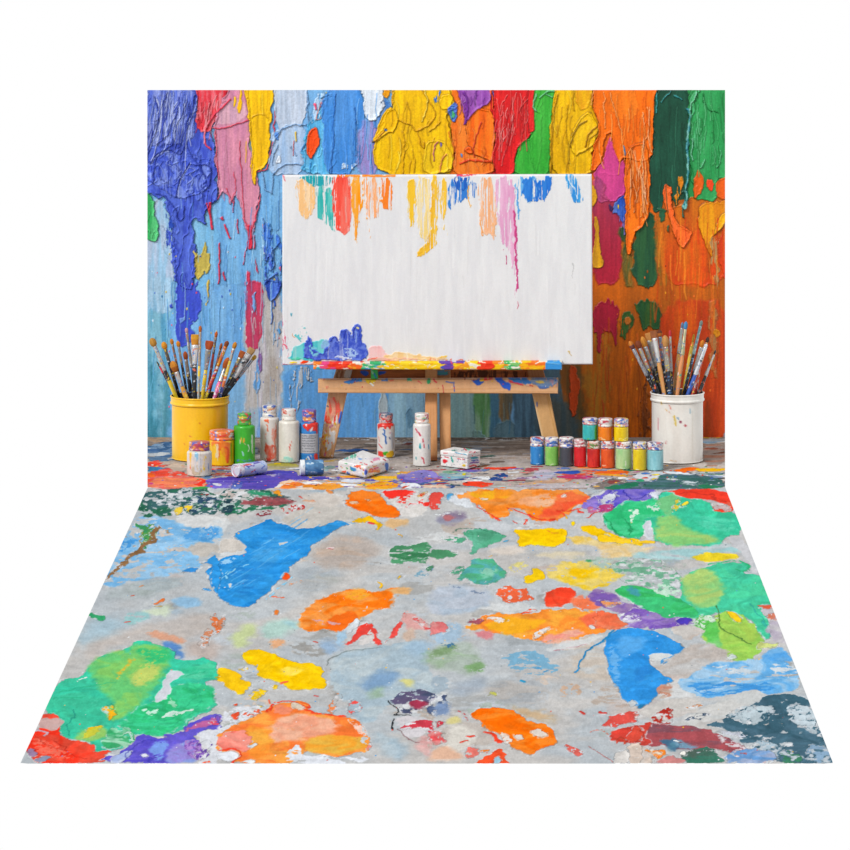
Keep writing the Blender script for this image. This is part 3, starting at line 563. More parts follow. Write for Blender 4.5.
    p('6','7c9fc4','570,330 670,275 740,295 660,350 600,370',soft=7,a=.85,**F); p('6','9ab4a0','600,390 640,350 680,350 640,400',soft=6,**F); p('6','d8d48c','720,335 760,315 800,325 770,352',soft=4,**F); p('6','6f9a72','830,205 850,200 860,250 830,240',soft=4,**F); p('6','a4bed2','740,170 850,160 850,220 760,220',soft=8,**F)
    p('6','ffd21c','75,215 150,195 210,215 290,250 400,254 415,300 436,352 370,358 310,368 265,340 200,322 150,302 160,280 120,250',c2='f9c80e',w=3,h=.5,rim=.4); p('6','ffe060','260,270 340,270 320,300 250,300',soft=3,dry=.3,**F)
    p('6','f8c81e','-25,270 0,272 70,290 85,325 120,330 122,365 85,385 50,360 20,345 -22,315',w=3,h=.4,rim=.5); p('6','f2cc2a','115,380 145,345 160,360 180,358 165,385 130,415',dry=.25); p('6','f2cc2a','165,420 178,425 172,440'); p('6','ecc83a','195,350 240,340 235,362 205,365',dry=.3); p('6','e86a48','248,336 270,334',line=3.6,w=2); p('6','e8c850','75,280 110,270 100,290',dry=.4)
    # ---- big green at front left
    p('5','3fc5a2','200,318 300,308 318,262 390,212 470,205 500,165 580,170 665,200 668,245 832,234 842,312 785,335 826,372 830,432 730,478 700,530 600,552 500,545 492,590 400,612 330,622 338,580 255,565 188,545 215,470 130,460',c2='44bf9a',w=3.5,h=.5,rim=.7)
    p('5','86ca6c','320,262 390,212 470,207 505,170 640,190 625,290 560,400 450,490 380,480 420,400 340,335',c2='6cc87a',cs=(18,8),soft=4,**F); p('5','c0d070','480,300 600,230 610,280 520,360',soft=4,dry=.25,**F); p('5','3fc07a','500,190 600,200 640,190 660,205 640,245 560,270',soft=4,dry=.2,**F); p('5','d6c04a','420,310 490,230 500,240 430,330',soft=2,dry=.3,**F)
    p('5','36bb7a','520,430 600,400 680,330 790,330 825,372 825,430 720,478 690,528 600,548 500,532 440,500',c2='42c890',cs=(16,5),soft=3,h=.1,rim=0); p('5','5ad0a6','650,300 800,250 830,250 830,310 720,320',c2='40c698',soft=2,**F)
    p('5','d4d8e0','630,280 715,288 690,308 655,330 645,395 600,412 580,408 615,350',w=2.5,h=-.4); p('5','cfe8dc','600,475 640,452 690,450 760,432 700,462 660,475',dry=.15,**F); p('5','9adcb8','640,420 665,390 670,430',dry=.2,**F); p('5','c9efdc','520,440 620,430 560,470',dry=.65,ds=(6,2),**F)
    p('5','f5c81e','290,552 320,515 355,503 372,512 340,540 310,558',c2='e8b820'); p('5','f0b428','372,450 400,430 415,415 420,435 440,462 405,490 395,465',dry=.3); p('5','b8cc58','260,545 300,520 390,505 380,560 300,570',soft=3,a=.7,**F)
    p('5','3da66c','380,590 400,512 470,515 508,545 480,590 400,610',dry=.25,ds=(5,3),c2='a8e0c0',h=.3); p('5','d0e6dc','460,545 505,538 505,560 480,570',line=1.2); p('5','268a80','240,548 235,510 260,470 270,440',line=1,soft=.8); p('5','ffffff','282,320 312,312',line=2,dry=.2)
    for q in ('200,370 330,350 420,330','180,400 300,390','700,340 760,350 780,390 750,430','600,520 700,490 760,440','720,300 790,290','690,350 740,365 750,400 700,440','560,500 660,480'): p('5','2fae7e',q,line=1.1,soft=.8,w=3,a=.7,h=.3)
    p('5','f23a26','130,460 215,470 190,545 255,568 340,575 330,622 440,602 380,640 360,662 35,662',c2='e8523e',h=.4,rim=.5); p('5','b8bdc6','122,476 215,476 208,510 180,535 112,508',w=2.5,h=-.3,c2='c8a8a4'); p('5','f0705c','95,550 200,580 280,640 180,640 100,600',dry=.3,soft=2,**F); p('5','9a80a0','60,610 95,600 100,620 70,640',dry=.1); p('5','8890a8','105,632 160,628 150,650 115,650',dry=.1); p('5','c8b0c0','115,520 170,540 150,548',line=3); p('5','b82c24','90,545 180,600 300,640',line=.8,soft=.6,h=.4); p('5','b82c24','170,570 190,585 235,590 230,615',line=1,h=.5)
    p('5','5a50c4','495,575 520,545 600,556 700,530 720,495 790,470 860,458 860,530 780,530 740,560 760,662 355,662 400,625 480,600',c2='6c60cc',h=.4,rim=.5); p('5','8fa4e4','630,610 690,570 760,560 760,640 720,662 640,662',c2='9a8cd6',soft=3,**F); p('5','b08ad0','700,570 770,560 790,620 740,650',dry=.3,c2='7a50b0',cs=(4,3),**F)
    p('5','d5dbea','400,660 430,625 490,605 485,630 450,662',c2='a8b8e0',w=2); p('5','c06aa0','690,532 760,490 860,470 860,490 770,520',soft=1.5,dry=.15,**F); p('5','e0506a','820,490 860,482 860,505 830,500',soft=1,dry=.1); p('5','3a3aa8','470,640 500,590 590,560 600,600 560,655',line=1.4,soft=1,a=.7); p('5','e6eaf4','535,625 562,620 560,635 540,638',w=2); p('5','7fa0e8','560,590 640,560 620,650 580,650',soft=2.5,dry=.2,**F)
    p('5','dadde4','765,530 860,515 860,662 745,662 800,610 770,570',dry=.12,ds=(7,3),h=-.2); p('5','6a48a8','740,640 765,580 800,560 810,590 770,650',dry=.45,ds=(4,3)); p('5','e85a30','830,570 860,545 860,610 838,600',w=3); p('5','e85a30','800,655 820,650',line=3)
    # ---- orange front middle
    p('6','dfe3ea','-5,500 60,420 200,430 150,520 -5,560',dry=.3,soft=1.5,**F)
    p('6','f57c3c','-5,525 110,490 175,440 210,415 280,405 350,418 362,458 470,470 540,475 585,530 608,600 560,612 500,632 420,626 350,605 300,640 265,662 50,662 -5,612',c2='f3a04c',w=4.5,h=.3,rim=.3); p('6','eea486','200,500 270,460 350,455 500,490 450,545 330,560 240,575 190,560',c2='f0b89c',soft=4,dry=.08,**F); p('6','f0a53a','330,592 400,545 560,540 600,585 500,626 400,622',c2='e8b850',soft=3,**F); p('6','f6923a','110,500 200,510 220,600 160,650 100,620',c2='f4ae4a',soft=3,**F)
    p('6','e94a30','185,450 215,412 280,405 330,440 400,465 500,470',line=2.6,w=4,dry=.12,h=.4); p('6','d8cab8','285,412 330,415 345,435 310,442 290,430',w=2.5); p('6','e84c34','345,410 362,425 352,440 335,425',line=1.8); p('6','f09070','215,430 260,415 290,455 230,460',soft=1.5,dry=.1,**F); p('6','f4d0c0','510,480 570,500 600,560 560,540',dry=.3,**F); p('6','d0d6da','555,500 600,540 605,590 575,560',dry=.25,**F)
    p('6','ef7668','-5,540 80,520 130,540 122,580 92,612 60,605 -5,598',c2='f29a8c',h=.3); p('6','e84530','-5,608 60,600 92,635 50,660',line=2); p('6','e2e6ee','-5,615 55,608 85,636 45,655 -5,645',w=2.5); p('6','dfe4ea','98,598 120,580 148,575 135,595',w=2); p('6','e2e6ea','85,655 120,645 148,650 130,662',w=2); p('6','e2e6ee','290,590 310,585 325,605 345,630 440,628 600,640 560,662 270,662',dry=.25,ds=(8,2.5),h=-.2)
    p('6','e85838','45,470 60,450 78,462 70,480 52,482',dry=.1); p('6','e85838','50,425 68,415 66,430',w=1.5); p('6','ea6a48','95,460 150,435 155,455 110,480',dry=.35); p('6','ea5a3a','200,400 206,415',line=1.4,w=1.5); p('6','7a58b8','-5,458 15,465 15,485 -5,490',soft=1); p('6','ee8a52','435,455 455,420 470,380 492,385 480,430 460,462',dry=.4,ds=(4,3)); p('6','e2554e','498,450 520,400 545,408 575,432 540,455',dry=.4,ds=(4,3)); p('6','cc4a48','382,385 396,388',line=2,w=1); p('6','e08878','600,575 625,590 618,615 604,605',dry=.3); p('6','a8bcc9','620,540 700,540 770,600 740,655 640,620',c2='b8c6ce',soft=8,**F)
    # plum and red, front middle
    p('6','4a5672','685,405 700,385 745,368 860,360 860,430 770,460 712,442',c2='6a6080',dry=.36,ds=(6,3),h=.2); p('6','a03a52','770,415 810,405 840,420 810,440 780,435',soft=2,dry=.08); p('6','15181c','678,405 690,422 714,445 712,468 770,463',line=1.2,w=2.5); p('6','15181c','702,478 696,500 700,522',line=1.4,w=2); p('6','d8d4d8','715,480 780,470 860,480 860,520 760,560 715,520',soft=1.5,**F); p('6','d84858','740,512 790,488 860,482 860,540 800,520 760,525',dry=.25,ds=(6,3)); p('6','d8a4a2','780,560 860,545 860,640 820,620',c2='d8b8b4',soft=4,dry=.15,**F); p('6','7a4a50','716,520 740,545 770,570 800,572',line=.6,w=2)
    p('7','4a5878','-5,380 60,375 70,410 60,440 -5,470',dry=.5,ds=(5,3)); p('7','7f95b8','20,410 90,400 80,460 10,465',soft=4,dry=.25,**F); p('7','d95558','-5,525 60,525 65,570 20,590 -5,580',c2='d88a88',dry=.25); p('7','dcd294','60,485 110,465 130,490 90,515',soft=3,**F); p('7','c03a40','115,445 150,460 140,490',line=1.6,dry=.4); p('7','d8d4cc','60,520 140,500 200,530 160,600 60,620',soft=4,**F); p('7','ddb59c','-5,600 100,590 140,655 -5,655',c2='d8cfc8',soft=5,**F); p('7','c23a48','20,480 60,500 30,515',dry=.4)
    # washes, middle
    p('3','aebccb','-5,470 130,470 260,495 230,560 -5,600',c2='bcc4d0',soft=5,**F); p('3','8090a8','50,455 120,465 250,500 130,490',dry=.5,**F); p('3','9db39a','-5,740 60,700 140,690 225,760 195,832 80,810 -5,800',c2='b0bcb4',soft=7,**F); p('3','84a078','-5,735 90,700 110,730 20,760',soft=4,dry=.25,**F); p('3','7fa474','140,790 190,770 220,800 170,830',soft=4,dry=.2,**F); p('3','7fb0cc','280,765 420,715 470,760 540,800 400,832 320,800',dry=.42,ds=(9,2.5),**F); p('3','5f9cc4','380,815 440,790 510,805 400,830',dry=.35,ds=(9,2),**F); p('7','a8acb0','240,330 400,320 470,380 400,430 280,420 220,380',c2='b8b4b0',soft=8,**F); p('7','9aa8b8','60,350 200,300 240,360 120,390',soft=8,a=.6,**F); p('7','2f98c4','370,325 386,330',line=3.2,w=1.5); p('7','c8c860','228,378 245,368 262,385 245,390',soft=1.5,dry=.1)
    p('3','a8c0d4','-5,640 120,600 150,690 -5,710',soft=6,dry=.2,**F)
    # ---- upper middle
    p('3','de5248','-5,90 65,88 40,130 45,150 -5,158',dry=.3,ds=(6,3)); p('3','5aaade','60,110 80,90 92,100 75,125',w=2); p('3','dfe4ea','80,90 150,85 190,150 130,150 90,130',soft=1.5,dry=.1,**F)
    p('3','f68a2e','105,112 160,78 560,74 640,90 652,130 570,150 520,202 430,202 390,172 320,150 335,182 250,192 200,155 160,120',c2='f2a058',w=5,h=.3,rim=.4); p('3','f7b62e','150,85 330,76 330,100 250,120 190,120',c2='f49a30',soft=2.5,**F); p('3','f0aa7a','330,110 520,95 520,140 400,150',c2='f4c09a',soft=3,dry=.2,**F); p('3','ee5a3a','540,90 645,98 642,130 560,150 515,200 430,202 470,160',c2='f07848',soft=2.5,**F)
    for q,l in (('190,140 230,180 290,200',2),('310,150 350,160 400,180',2),('400,180 430,200 510,200',2.6),('530,160 560,175 620,150',1.6),('635,190 660,178 720,172',1.8),('610,165 628,168',3),('520,160 540,185',1.6),('335,205 350,215',1.8),('380,200 384,216',1.4)): p('3','e8442e',q,line=l,w=3,dry=.08)
    p('3','f0e6dc','205,115 240,112 230,122',w=2); p('3','eee4de','530,105 550,95 545,108',w=1.5)
    p('3','6a5cc6','635,110 700,85 760,72 860,74 860,130 770,132 705,172 650,165 625,148',c2='9a84d2',h=.3); p('3','4a44b8','770,80 860,78 860,122 800,118',c2='5a5ac8'); p('3','d0d4e2','655,95 690,90 760,84 720,135 670,120',dry=.4,ds=(5,3)); p('3','c06a90','625,150 700,160 640,180',soft=2,dry=.25)
    p('3','8c7e96','20,190 120,165 165,185 130,212 50,218',c2='9c9cb0',soft=4,dry=.1,**F); p('3','bb7478','35,195 75,182 115,188 80,205',soft=2.5,**F); p('3','e6ecf0','10,175 100,172 60,180',line=1.2,dry=.3)
    p('3','c8ccd0','150,200 300,200 330,240 300,260 180,232',soft=3,**F)
    p('3','56a583','125,262 150,240 190,233 290,258 303,275 270,292 215,312 195,340 165,345 195,310 150,288',c2='6ab89a',dry=.06,h=.3); p('3','2f6a58','105,245 190,235 300,260',line=1.2,dry=.25); p('3','56a583','40,270 130,265 150,290 80,290',dry=.55); p('3','5ab0d8','302,282 325,278 322,292 305,292')
    p('3','56ae84','118,432 160,395 205,350 235,362 300,398 302,432 250,462 170,456',c2='5aaaaa',cs=(14,6),dry=.05,h=.3); p('3','8ac8b0','190,400 260,390 270,420 200,430',soft=3,dry=.3,**F); p('3','56a583','70,415 150,378 150,400 90,425',dry=.5); p('3','4f9068','-5,322 60,318 112,328 90,352 -5,358',dry=.24,ds=(12,2.5)); p('3','4f8868','-5,385 15,385 15,408 -5,408',dry=.2)
    p('3','e8d8c8','230,320 320,290 420,330 300,345',soft=4,a=.6,**F); p('3','e8b870','235,345 260,340',line=2,dry=.3); p('3','ecdcb4','420,330 600,330 620,350 450,355',soft=4,a=.6,**F)
    p('3','fbcc14','335,237 365,235 440,240 480,233 550,240 562,265 530,302 475,316 420,296 370,312 345,292 368,266',w=3,h=.6,rim=.6); p('3','e8c45a','540,262 600,270 720,292 860,305 860,342 720,322 640,310 560,290',c2='e4d09a',soft=2,dry=.22,ds=(16,2.5),**F); p('3','fbcc14','568,208 582,202 590,215 580,232',w=2); p('3','f5b820','540,186 550,194',line=1.8); p('3','e88a30','470,245 500,252 520,248',line=1.6,dry=.2)
    p('3','fbcc14','606,228 650,222 690,236 725,260 800,272 860,282 860,302 780,292 720,290 690,276 630,255',w=3,h=.4); p('3','f7ce1e','375,436 410,418 412,396 432,398 465,408 468,440 420,448 405,458 382,455',w=2.5,h=.5,rim=.5); p('3','ecca3c','455,395 560,358 700,374 785,420 705,462 640,492 610,470 550,455 480,432',c2='e6d07a',soft=2.5,dry=.18,ds=(12,3),**F); p('3','dcd288','320,400 350,370 390,365 380,400 340,412',dry=.4,soft=2,**F); p('3','f2c418','560,390 680,395 620,450 580,430',soft=3,dry=.15,**F); p('3','3f9a60','640,368 660,362',line=2.4,soft=1)
    p('3','b4c8be','600,355 860,345 860,470 790,450',soft=4,dry=.3,**F)
    p('3','f24a30','448,522 500,482 575,474 590,498 565,552 470,556',c2='f06a4c',soft=1,h=.2); p('3','ee7c54','585,498 660,520 725,545 640,575 555,552',c2='e8a090',soft=2.5,dry=.08,**F); p('3','ea6a44','262,495 320,470 330,480 400,475 405,530 330,545 280,520',dry=.46,ds=(5,3)); p('3','f05a34','350,575 420,555 440,572 380,580',dry=.3); p('3','ea6a44','300,470 320,468',line=3,w=2)
    p('3','a287b2','630,510 690,478 740,500 780,535 860,550 860,592 790,590 720,562 670,540',c2='7c5eaa',soft=1.5,dry=.06,**F); p('3','e89c62','690,520 770,538 740,552 690,545',soft=1.5,dry=.1)
    p('3','f78f3a','138,628 200,600 250,580 420,575 560,558 680,564 770,590 797,638 690,650 560,702 470,692 400,686 330,662 240,652 160,652',c2='f5a844',w=5,dry=.05,h=.2,rim=.2); p('3','f7b22e','200,640 300,592 480,600 430,642 340,664',soft=3,dry=.1,**F); p('3','f2704e','640,570 770,588 797,638 690,650 600,620',c2='f08060',soft=3,**F); p('3','ec958a','440,685 540,650 640,645 560,702 480,695',c2='f0b8a0',soft=3,dry=.1,**F); p('3','e6e6ea','638,626 662,622 678,638 655,642',w=2); p('3','e8e4e4','400,690 440,650 510,630 460,670',dry=.3,ds=(6,3)); p('3','e4dcd8','230,595 330,605 300,620 240,610',dry=.35); p('3','a65868','145,612 200,592 235,605 190,620',dry=.4); p('3','d88a90','180,655 260,650 240,690 190,680',soft=3,dry=.15,**F)
    p('3','e2787a','-5,615 50,620 78,645 40,660 -5,662',c2='e89a98',soft=.8,dry=.06); p('3','4a7898','20,700 110,690 90,720',dry=.6,**F)
    p('3','e2e4ea','760,600 800,578 850,580 830,622 790,625',dry=.08); p('3','b8384c','500,726 570,716 640,706',line=1.2,w=2,dry=.1); p('3','d8dcde','480,710 700,660 690,690 560,730 480,730',soft=2.5,a=.8,**F)
    p('7','c9bfb4','590,200 700,190 730,300 740,330 600,320 540,280',c2='c4c6c6',soft=5,**F)
    # ---- second blue
    p('X','3c9ae2','603,648 612,631 626,628 642,628.5 657,631 688,646 680,655 672,661 662,665 678,655 650,653 648,660 657,671.5 677,680 664,684 657,695 645,706 637,707 620,695 612,676',c2='3490da',cs=(16,8),w=2.2,soft=.7,h=.5,rim=.7); p('X','6cb4ee','612,640 640,634 650,642 622,660',soft=4,a=.7,**F); p('X','2f80cc','640,664 652,670 640,682 632,680',soft=3,a=.6,**F); p('X','6cb2ea','606,650 616,640 622,690 612,676',soft=2.5,dry=.2,**F)
    p('X','d4d8d8','647,653.5 676,653 662,661 650,660',w=1.2,h=-.3); p('X','4a9ad8','657,662 668,656',line=1.2); p('3','2f86ba','748,648 700,690 660,715 620,745 600,790 584,818',line=2.4,w=2.5); p('8','2f7fb0','40,420 60,425 35,445',w=1.5); p('8','c8cdd0','-5,400 40,420 -5,440',soft=1.2)
    # ---- greens at right
    p('4','c8c9ce','190,190 230,190 230,290 180,290',soft=1.5,**F)
    p('4','42c69c','215,108 300,82 320,108 440,124 458,160 548,166 592,266 500,266 496,302 430,306 222,302 218,240 182,200 175,272 100,276 50,252 8,185 70,150 100,122 180,126',c2='46cfa8',w=3,h=.4,rim=.6); p('4','36c07c','8,185 80,135 200,125 280,110 290,180 215,190 182,200 175,272 100,276 40,245',c2='4ccc90',cs=(14,5),w=3,soft=1.5,h=.1,rim=.2); p('4','88ca7c','222,200 300,170 330,230 470,275 490,300 222,302',c2='a4cc78',soft=4,dry=.04,**F); p('4','7ac88a','215,112 300,84 320,108 300,180 250,180',soft=2,dry=.15,**F); p('4','d4d8e0','182,206 212,202 218,278 186,274 180,240',w=2.5,h=-.3); p('4','d8f0e0','110,180 140,150 150,190 130,230',dry=.4,**F); p('4','cfeadb','180,150 260,130 240,170',dry=.5,**F); p('4','f4d23e','328,145 345,122 362,120 356,142'); p('4','d8c84a','300,120 330,130 320,170 300,165',dry=.4); p('4','28945c','15,190 60,250 110,272',line=1.2,soft=.8,h=.4); p('4','28945c','90,190 130,240 120,265',line=1,soft=.8,h=.4)
    p('4','5cd4b0','340,180 540,190 560,250 420,240',c2='40c09c',cs=(30,4),soft=3,dry=.2,**F)
    p('4','f24532','235,92 330,76 510,74 552,168 462,168 448,138 540,146 440,120 318,106 300,86',c2='ee6a52',w=2.5,h=.3,rim=.4); p('4','c4b4b4','455,138 540,148 538,162 462,162',dry=.1); p('4','c03a30','330,92 440,100 510,130',line=.9,soft=.7)
    p('4','5f56c6','-5,74 212,74 235,92 170,126 100,112 60,155 -5,168',c2='8a7ad0',h=.3); p('4','d8dce8','0,110 60,80 80,110 30,140',dry=.45,ds=(4,3)); p('4','d8dce8','200,95 250,80 240,110 215,118',dry=.25); p('4','3a38a8','90,80 100,110 150,115 200,100',line=1.2,soft=.8); p('4','c04a80','-5,150 60,130 50,160 -5,168',soft=1,dry=.2)
    p('4','fbcc1e','-5,246 60,282 222,284 218,298 80,300 -5,290',c2='f0c840',w=2.5); p('4','e6c88e','-5,290 120,300 250,308 130,352 -5,344',c2='dcd0b4',soft=3,dry=.12,ds=(16,3),**F); p('4','a6cdd0','130,340 350,312 580,298 602,322 420,345 260,366 150,360',c2='c2cccf',soft=3,dry=.12,ds=(16,3),**F); p('4','c9cace','500,270 600,270 645,415 600,418 590,340',soft=1.5,**F)
    p('4','ead232','365,352 440,330 550,333 565,358 475,372 400,370',c2='e4d860',soft=1.2,w=3,h=.2); p('4','79b596','20,372 200,356 325,408 335,485 250,492 180,472 100,452',dry=.46,ds=(6,2.5)); p('4','ecd060','-5,395 60,400 90,430 40,460 -5,450',soft=3,dry=.2,**F)
    p('4','4ccaa2','328,425 450,384 580,370 608,386 580,420 642,420 702,545 642,545 692,622 688,692 640,660 600,592 500,572 410,602 300,592 180,565 60,492 92,468 180,472 330,545',c2='50c89a',w=3,h=.4,rim=.6); p('4','3fb968','60,492 92,464 200,475 300,505 395,570 400,592 340,604 250,598 170,556',c2='46c07c',w=3,soft=1,h=.2,rim=.4); p('4','8ccd82','328,425 440,388 505,470 485,535 410,565 340,515',c2='b0cf7a',soft=4,**F); p('4','c8e8d4','180,460 300,440 330,500 250,510',dry=.55,ds=(6,2.5),**F); p('4','4aa0a8','92,470 160,480 150,520 100,500',soft=2.5,dry=.1,**F)
    p('4','92cc5a','470,575 560,575 640,640 660,720 600,782 540,772 480,735 400,660 440,620',c2='a6d060',soft=1.2,w=3,h=.3,rim=.3); p('4','62c35c','385,592 470,590 480,700 520,750 440,720 400,660',c2='86d080',soft=2,w=3,**F); p('4','f6ce2a','505,568 545,572 580,612 565,618 535,596',w=2); p('4','4f7a3c','470,548 482,585 476,620 500,645 545,672 610,702',line=1.2,w=2.5,h=.5); p('4','d9eeda','385,605 440,580 470,600 420,650',dry=.5); p('4','d6e2e2','490,755 530,742 560,745 540,765',soft=1.5,dry=.15); p('4','c6d084','630,715 660,690 740,700 680,722',soft=1.5,dry=.05); p('4','a8cc5c','560,600 620,640 640,700 600,680',soft=3,**F)
    p('4','34b47c','440,382 500,372 565,358 608,386 582,418 560,400',line=2,w=3,dry=.1); p('4','3aa8a0','610,545 660,600 685,680',line=1.4,soft=1); p('4','c6c4c8','648,548 692,540 740,640 770,715 740,700 690,690 690,600',c2='b8b0c0',soft=1.5,**F); p('4','e4684a','643,545 690,540 700,552 655,558',dry=.1); p('4','d8846c','680,580 715,575 722,610 690,600',dry=.3)
    p('4','7a58b6','80,585 160,552 250,598 372,602 382,625 280,642 210,640 110,642',c2='a48cc6',dry=.05,h=.2); p('4','5040b0','300,605 375,598 378,622 320,628'); p('4','e0e0ea','80,590 150,575 160,610 120,620',dry=.4); p('4','f0724e','-5,572 50,575 95,605 105,640 -5,648',c2='ee8a66',soft=.8); p('4','c4b6ac','270,635 380,625 430,655 350,695',soft=1.2,c2='c8c4c0',**F)
    p('8','c6c6c6','230,180 330,170 420,230 300,290 200,320 110,285 130,260',c2='c0b8b2',soft=2,**F)
    # ---- right front
    p('8','6aaee2','190,330 300,262 420,240 640,232 705,330 620,382 420,372 300,402 230,360',c2='a8cce8',dry=.2,ds=(14,3),soft=1.5,**F); p('8','5aa6e6','520,235 560,194 630,192 660,252 600,250',c2='7ab6e6',soft=1.5,**F); p('8','4a98da','210,335 420,330 620,345 560,365 320,395',dry=.3,ds=(16,2.5),**F); p('8','cfdae2','300,280 420,250 520,290 380,310',dry=.4,ds=(12,3),**F); p('8','d4dde4','560,255 660,260 680,300 600,310',dry=.35,ds=(10,3),**F)
    p('8','c8cbcb','330,420 440,375 510,362 555,385 500,415 340,485 190,505 260,450',c2='d0d0ce',soft=1,**F); p('8','c4b4a8','110,345 180,338 170,380 110,400',dry=.2,c2='c88a74',soft=1.5,**F); p('8','c9c6c2','50,440 160,390 300,400 240,470 80,500',soft=2,c2='cfcac6',**F)
    p('8','4f7082','290,505 400,475 545,388 700,372 745,452 805,600 830,665 600,662 480,585 420,530',c2='3f6272',cs=(20,8),dry=.16,ds=(9,3),h=.2); p('8','c2d0d8','620,445 700,412 745,450 765,560 700,520',dry=.4,ds=(6,3)); p('8','b8c6cd','395,450 480,430 580,420 575,470 500,505 420,500',dry=.48,ds=(5,3)); p('8','8aa8c2','715,580 800,590 830,662 720,650',dry=.35,ds=(7,3)); p('8','a8bcc8','520,560 600,580 590,655 480,600',dry=.6,ds=(6,3)); p('8','3f7a60','600,600 690,620 700,662 600,662',dry=.45); p('8','dfe4e8','480,580 560,610 600,650 540,655',dry=.55,ds=(6,2))
    p('8','85545f','60,520 100,495 300,518 450,580 570,662 470,655 380,602 250,602 150,592 60,592',c2='a8545a',cs=(24,5),h=.2,dry=.04); p('8','d0453a','-120,560 0,505 100,496 60,555 80,597 -5,580',c2='c84a40',soft=1.2,h=.2); p('8','d8cfd4','330,540 480,585 560,650 400,590',dry=.5,ds=(9,2)); p('8','c8ccd8','360,520 440,540 470,560 380,545',dry=.2); p('8','4a708e','115,560 180,565 205,592 160,612 125,590',soft=2.5,c2='5a8aa0',**F); p('8','7a9cb4','150,560 230,570 280,600 190,600',soft=3,dry=.3,**F); p('8','3f7a68','225,615 290,600 345,605 405,662 190,662',c2='56685f',dry=.06); p('8','a6b4d2','370,625 440,605 600,605 570,662 400,662',c2='6a9ace',dry=.28,ds=(8,3)); p('8','f6f4ec','198,615 222,610 225,625 205,630',w=1.5); p('8','f6f4f0','172,568 185,570',line=2)
    p('8','d4c4b8','-5,582 65,598 110,662 -5,662',c2='d8d0ca',soft=1); p('8','f28a32','62,600 105,605 145,598 152,620 112,652 95,630',dry=.06); p('8','f6ecd8','80,600 130,605 110,625',dry=.4); p('8','d08c8a','110,645 160,625 235,650 220,662 110,662',soft=1.2)
    p('8','b8382e','82,480 110,450 160,428 172,500 100,503',dry=.44,ds=(5,3)); p('8','b83a30','150,435 170,480',line=1.6,dry=.1); p('8','ca8858','205,440 250,418 292,420 240,442',dry=.4); p('8','45566c','225,490 260,465 320,455 290,475',dry=.35); p('8','d88a80','-5,450 30,455 20,500 -5,490',dry=.25)
    # ---- bottom middle
    p('7','c9b090','330,430 400,440 545,468 500,502 410,485',c2='c4bcae',soft=4,**F)
    p('7','fb7010','150,455 215,428 330,434 345,455 385,482 440,490 505,522 514,580 455,600 412,632 350,612 300,562 220,512',c2='f5882e',w=3.5,h=.5,rim=.6); p('7','dfd4ca','402,525 440,516 478,548 440,556',w=2.5); p('7','dfd4ca','342,548 370,545 388,565 360,570',w=2.5); p('7','f0e6de','270,540 300,545 330,575 300,585',dry=.2)
    p('7','ee4a30','218,532 250,540 285,575',line=4,w=2.5); p('7','ea4a34','148,546 165,540 188,545 165,554'); p('7','ea4a34','120,575 145,570',line=2.6,w=2); p('7','ee5832','175,662 215,640 250,605 285,592 300,630 328,655 300,662',h=.2); p('7','f08a3a','195,610 240,600 230,620',dry=.3); p('7','e47a70','140,600 180,590 215,610 190,645 160,640',dry=.42,ds=(5,3)); p('7','a8d0e4','250,640 275,630 280,655 250,662',w=2)
    p('7','d0443c','604,448 624,456',line=3.2,w=2.5); p('7','d0443c','682,455 700,446 722,460 700,466'); p('7','d4544c','692,502 740,462 845,445 835,480 790,500 740,522',dry=.3,ds=(6,3)); p('7','da5242','788,555 820,530 860,498 860,580 810,570'); p('7','c8503f','752,580 750,560 780,556 785,585',line=2.4,dry=.15); p('7','dc6a60','545,580 580,585 625,608 600,636 570,610',dry=.28); p('7','b85a54','640,590 690,622 745,655',line=.9,w=2,dry=.1); p('7','caae98','510,360 560,325 610,335 605,390 560,395',dry=.5,ds=(5,3),**F); p('7','dad6d2','745,640 760,610 800,602 805,662 745,662',w=2.5); p('7','d4c4b8','800,580 860,580 860,662 805,662',dry=.1); p('7','d08070','660,535 710,530 740,550',line=1.6,dry=.4)
    # ---- far strip: old boards with trodden paint
    g.ay = .28; g.w = 3.0; g.cs = (40, 1.6)
    S = dict(h=.1, rim=.1)
    p('X','a8988b','100,430 760,430 760,487 100,487',c2='8a7a6e',cs=(50,1.3),soft=.01,w=0,smooth=False,**S)
    p('X','c2b8b0','100,452 760,456 760,487 100,487',c2='b3aaa6',cs=(40,1.8),soft=3,w=3,a=.85,**S)
    for k in range(60):
        R = random.Random(k + 7); x = R.uniform(150, 720); y = R.uniform(438, 460)
        p('X', R.choice(['7d6f66', 'c2b8ae', '8f8a8a', 'b09a88', '9aa0a4']), [(x, y), (x + R.uniform(15, 50), y + R.uniform(-.6, .6))], line=R.uniform(1.6, 4.5), w=1.0, dry=.25, **S)
    p('X','6e625a','330,437 560,437 560,440 330,440',dry=.3,soft=1,**S)
    g.vein = .3; g.halo = .2
    R0 = random.Random(91)
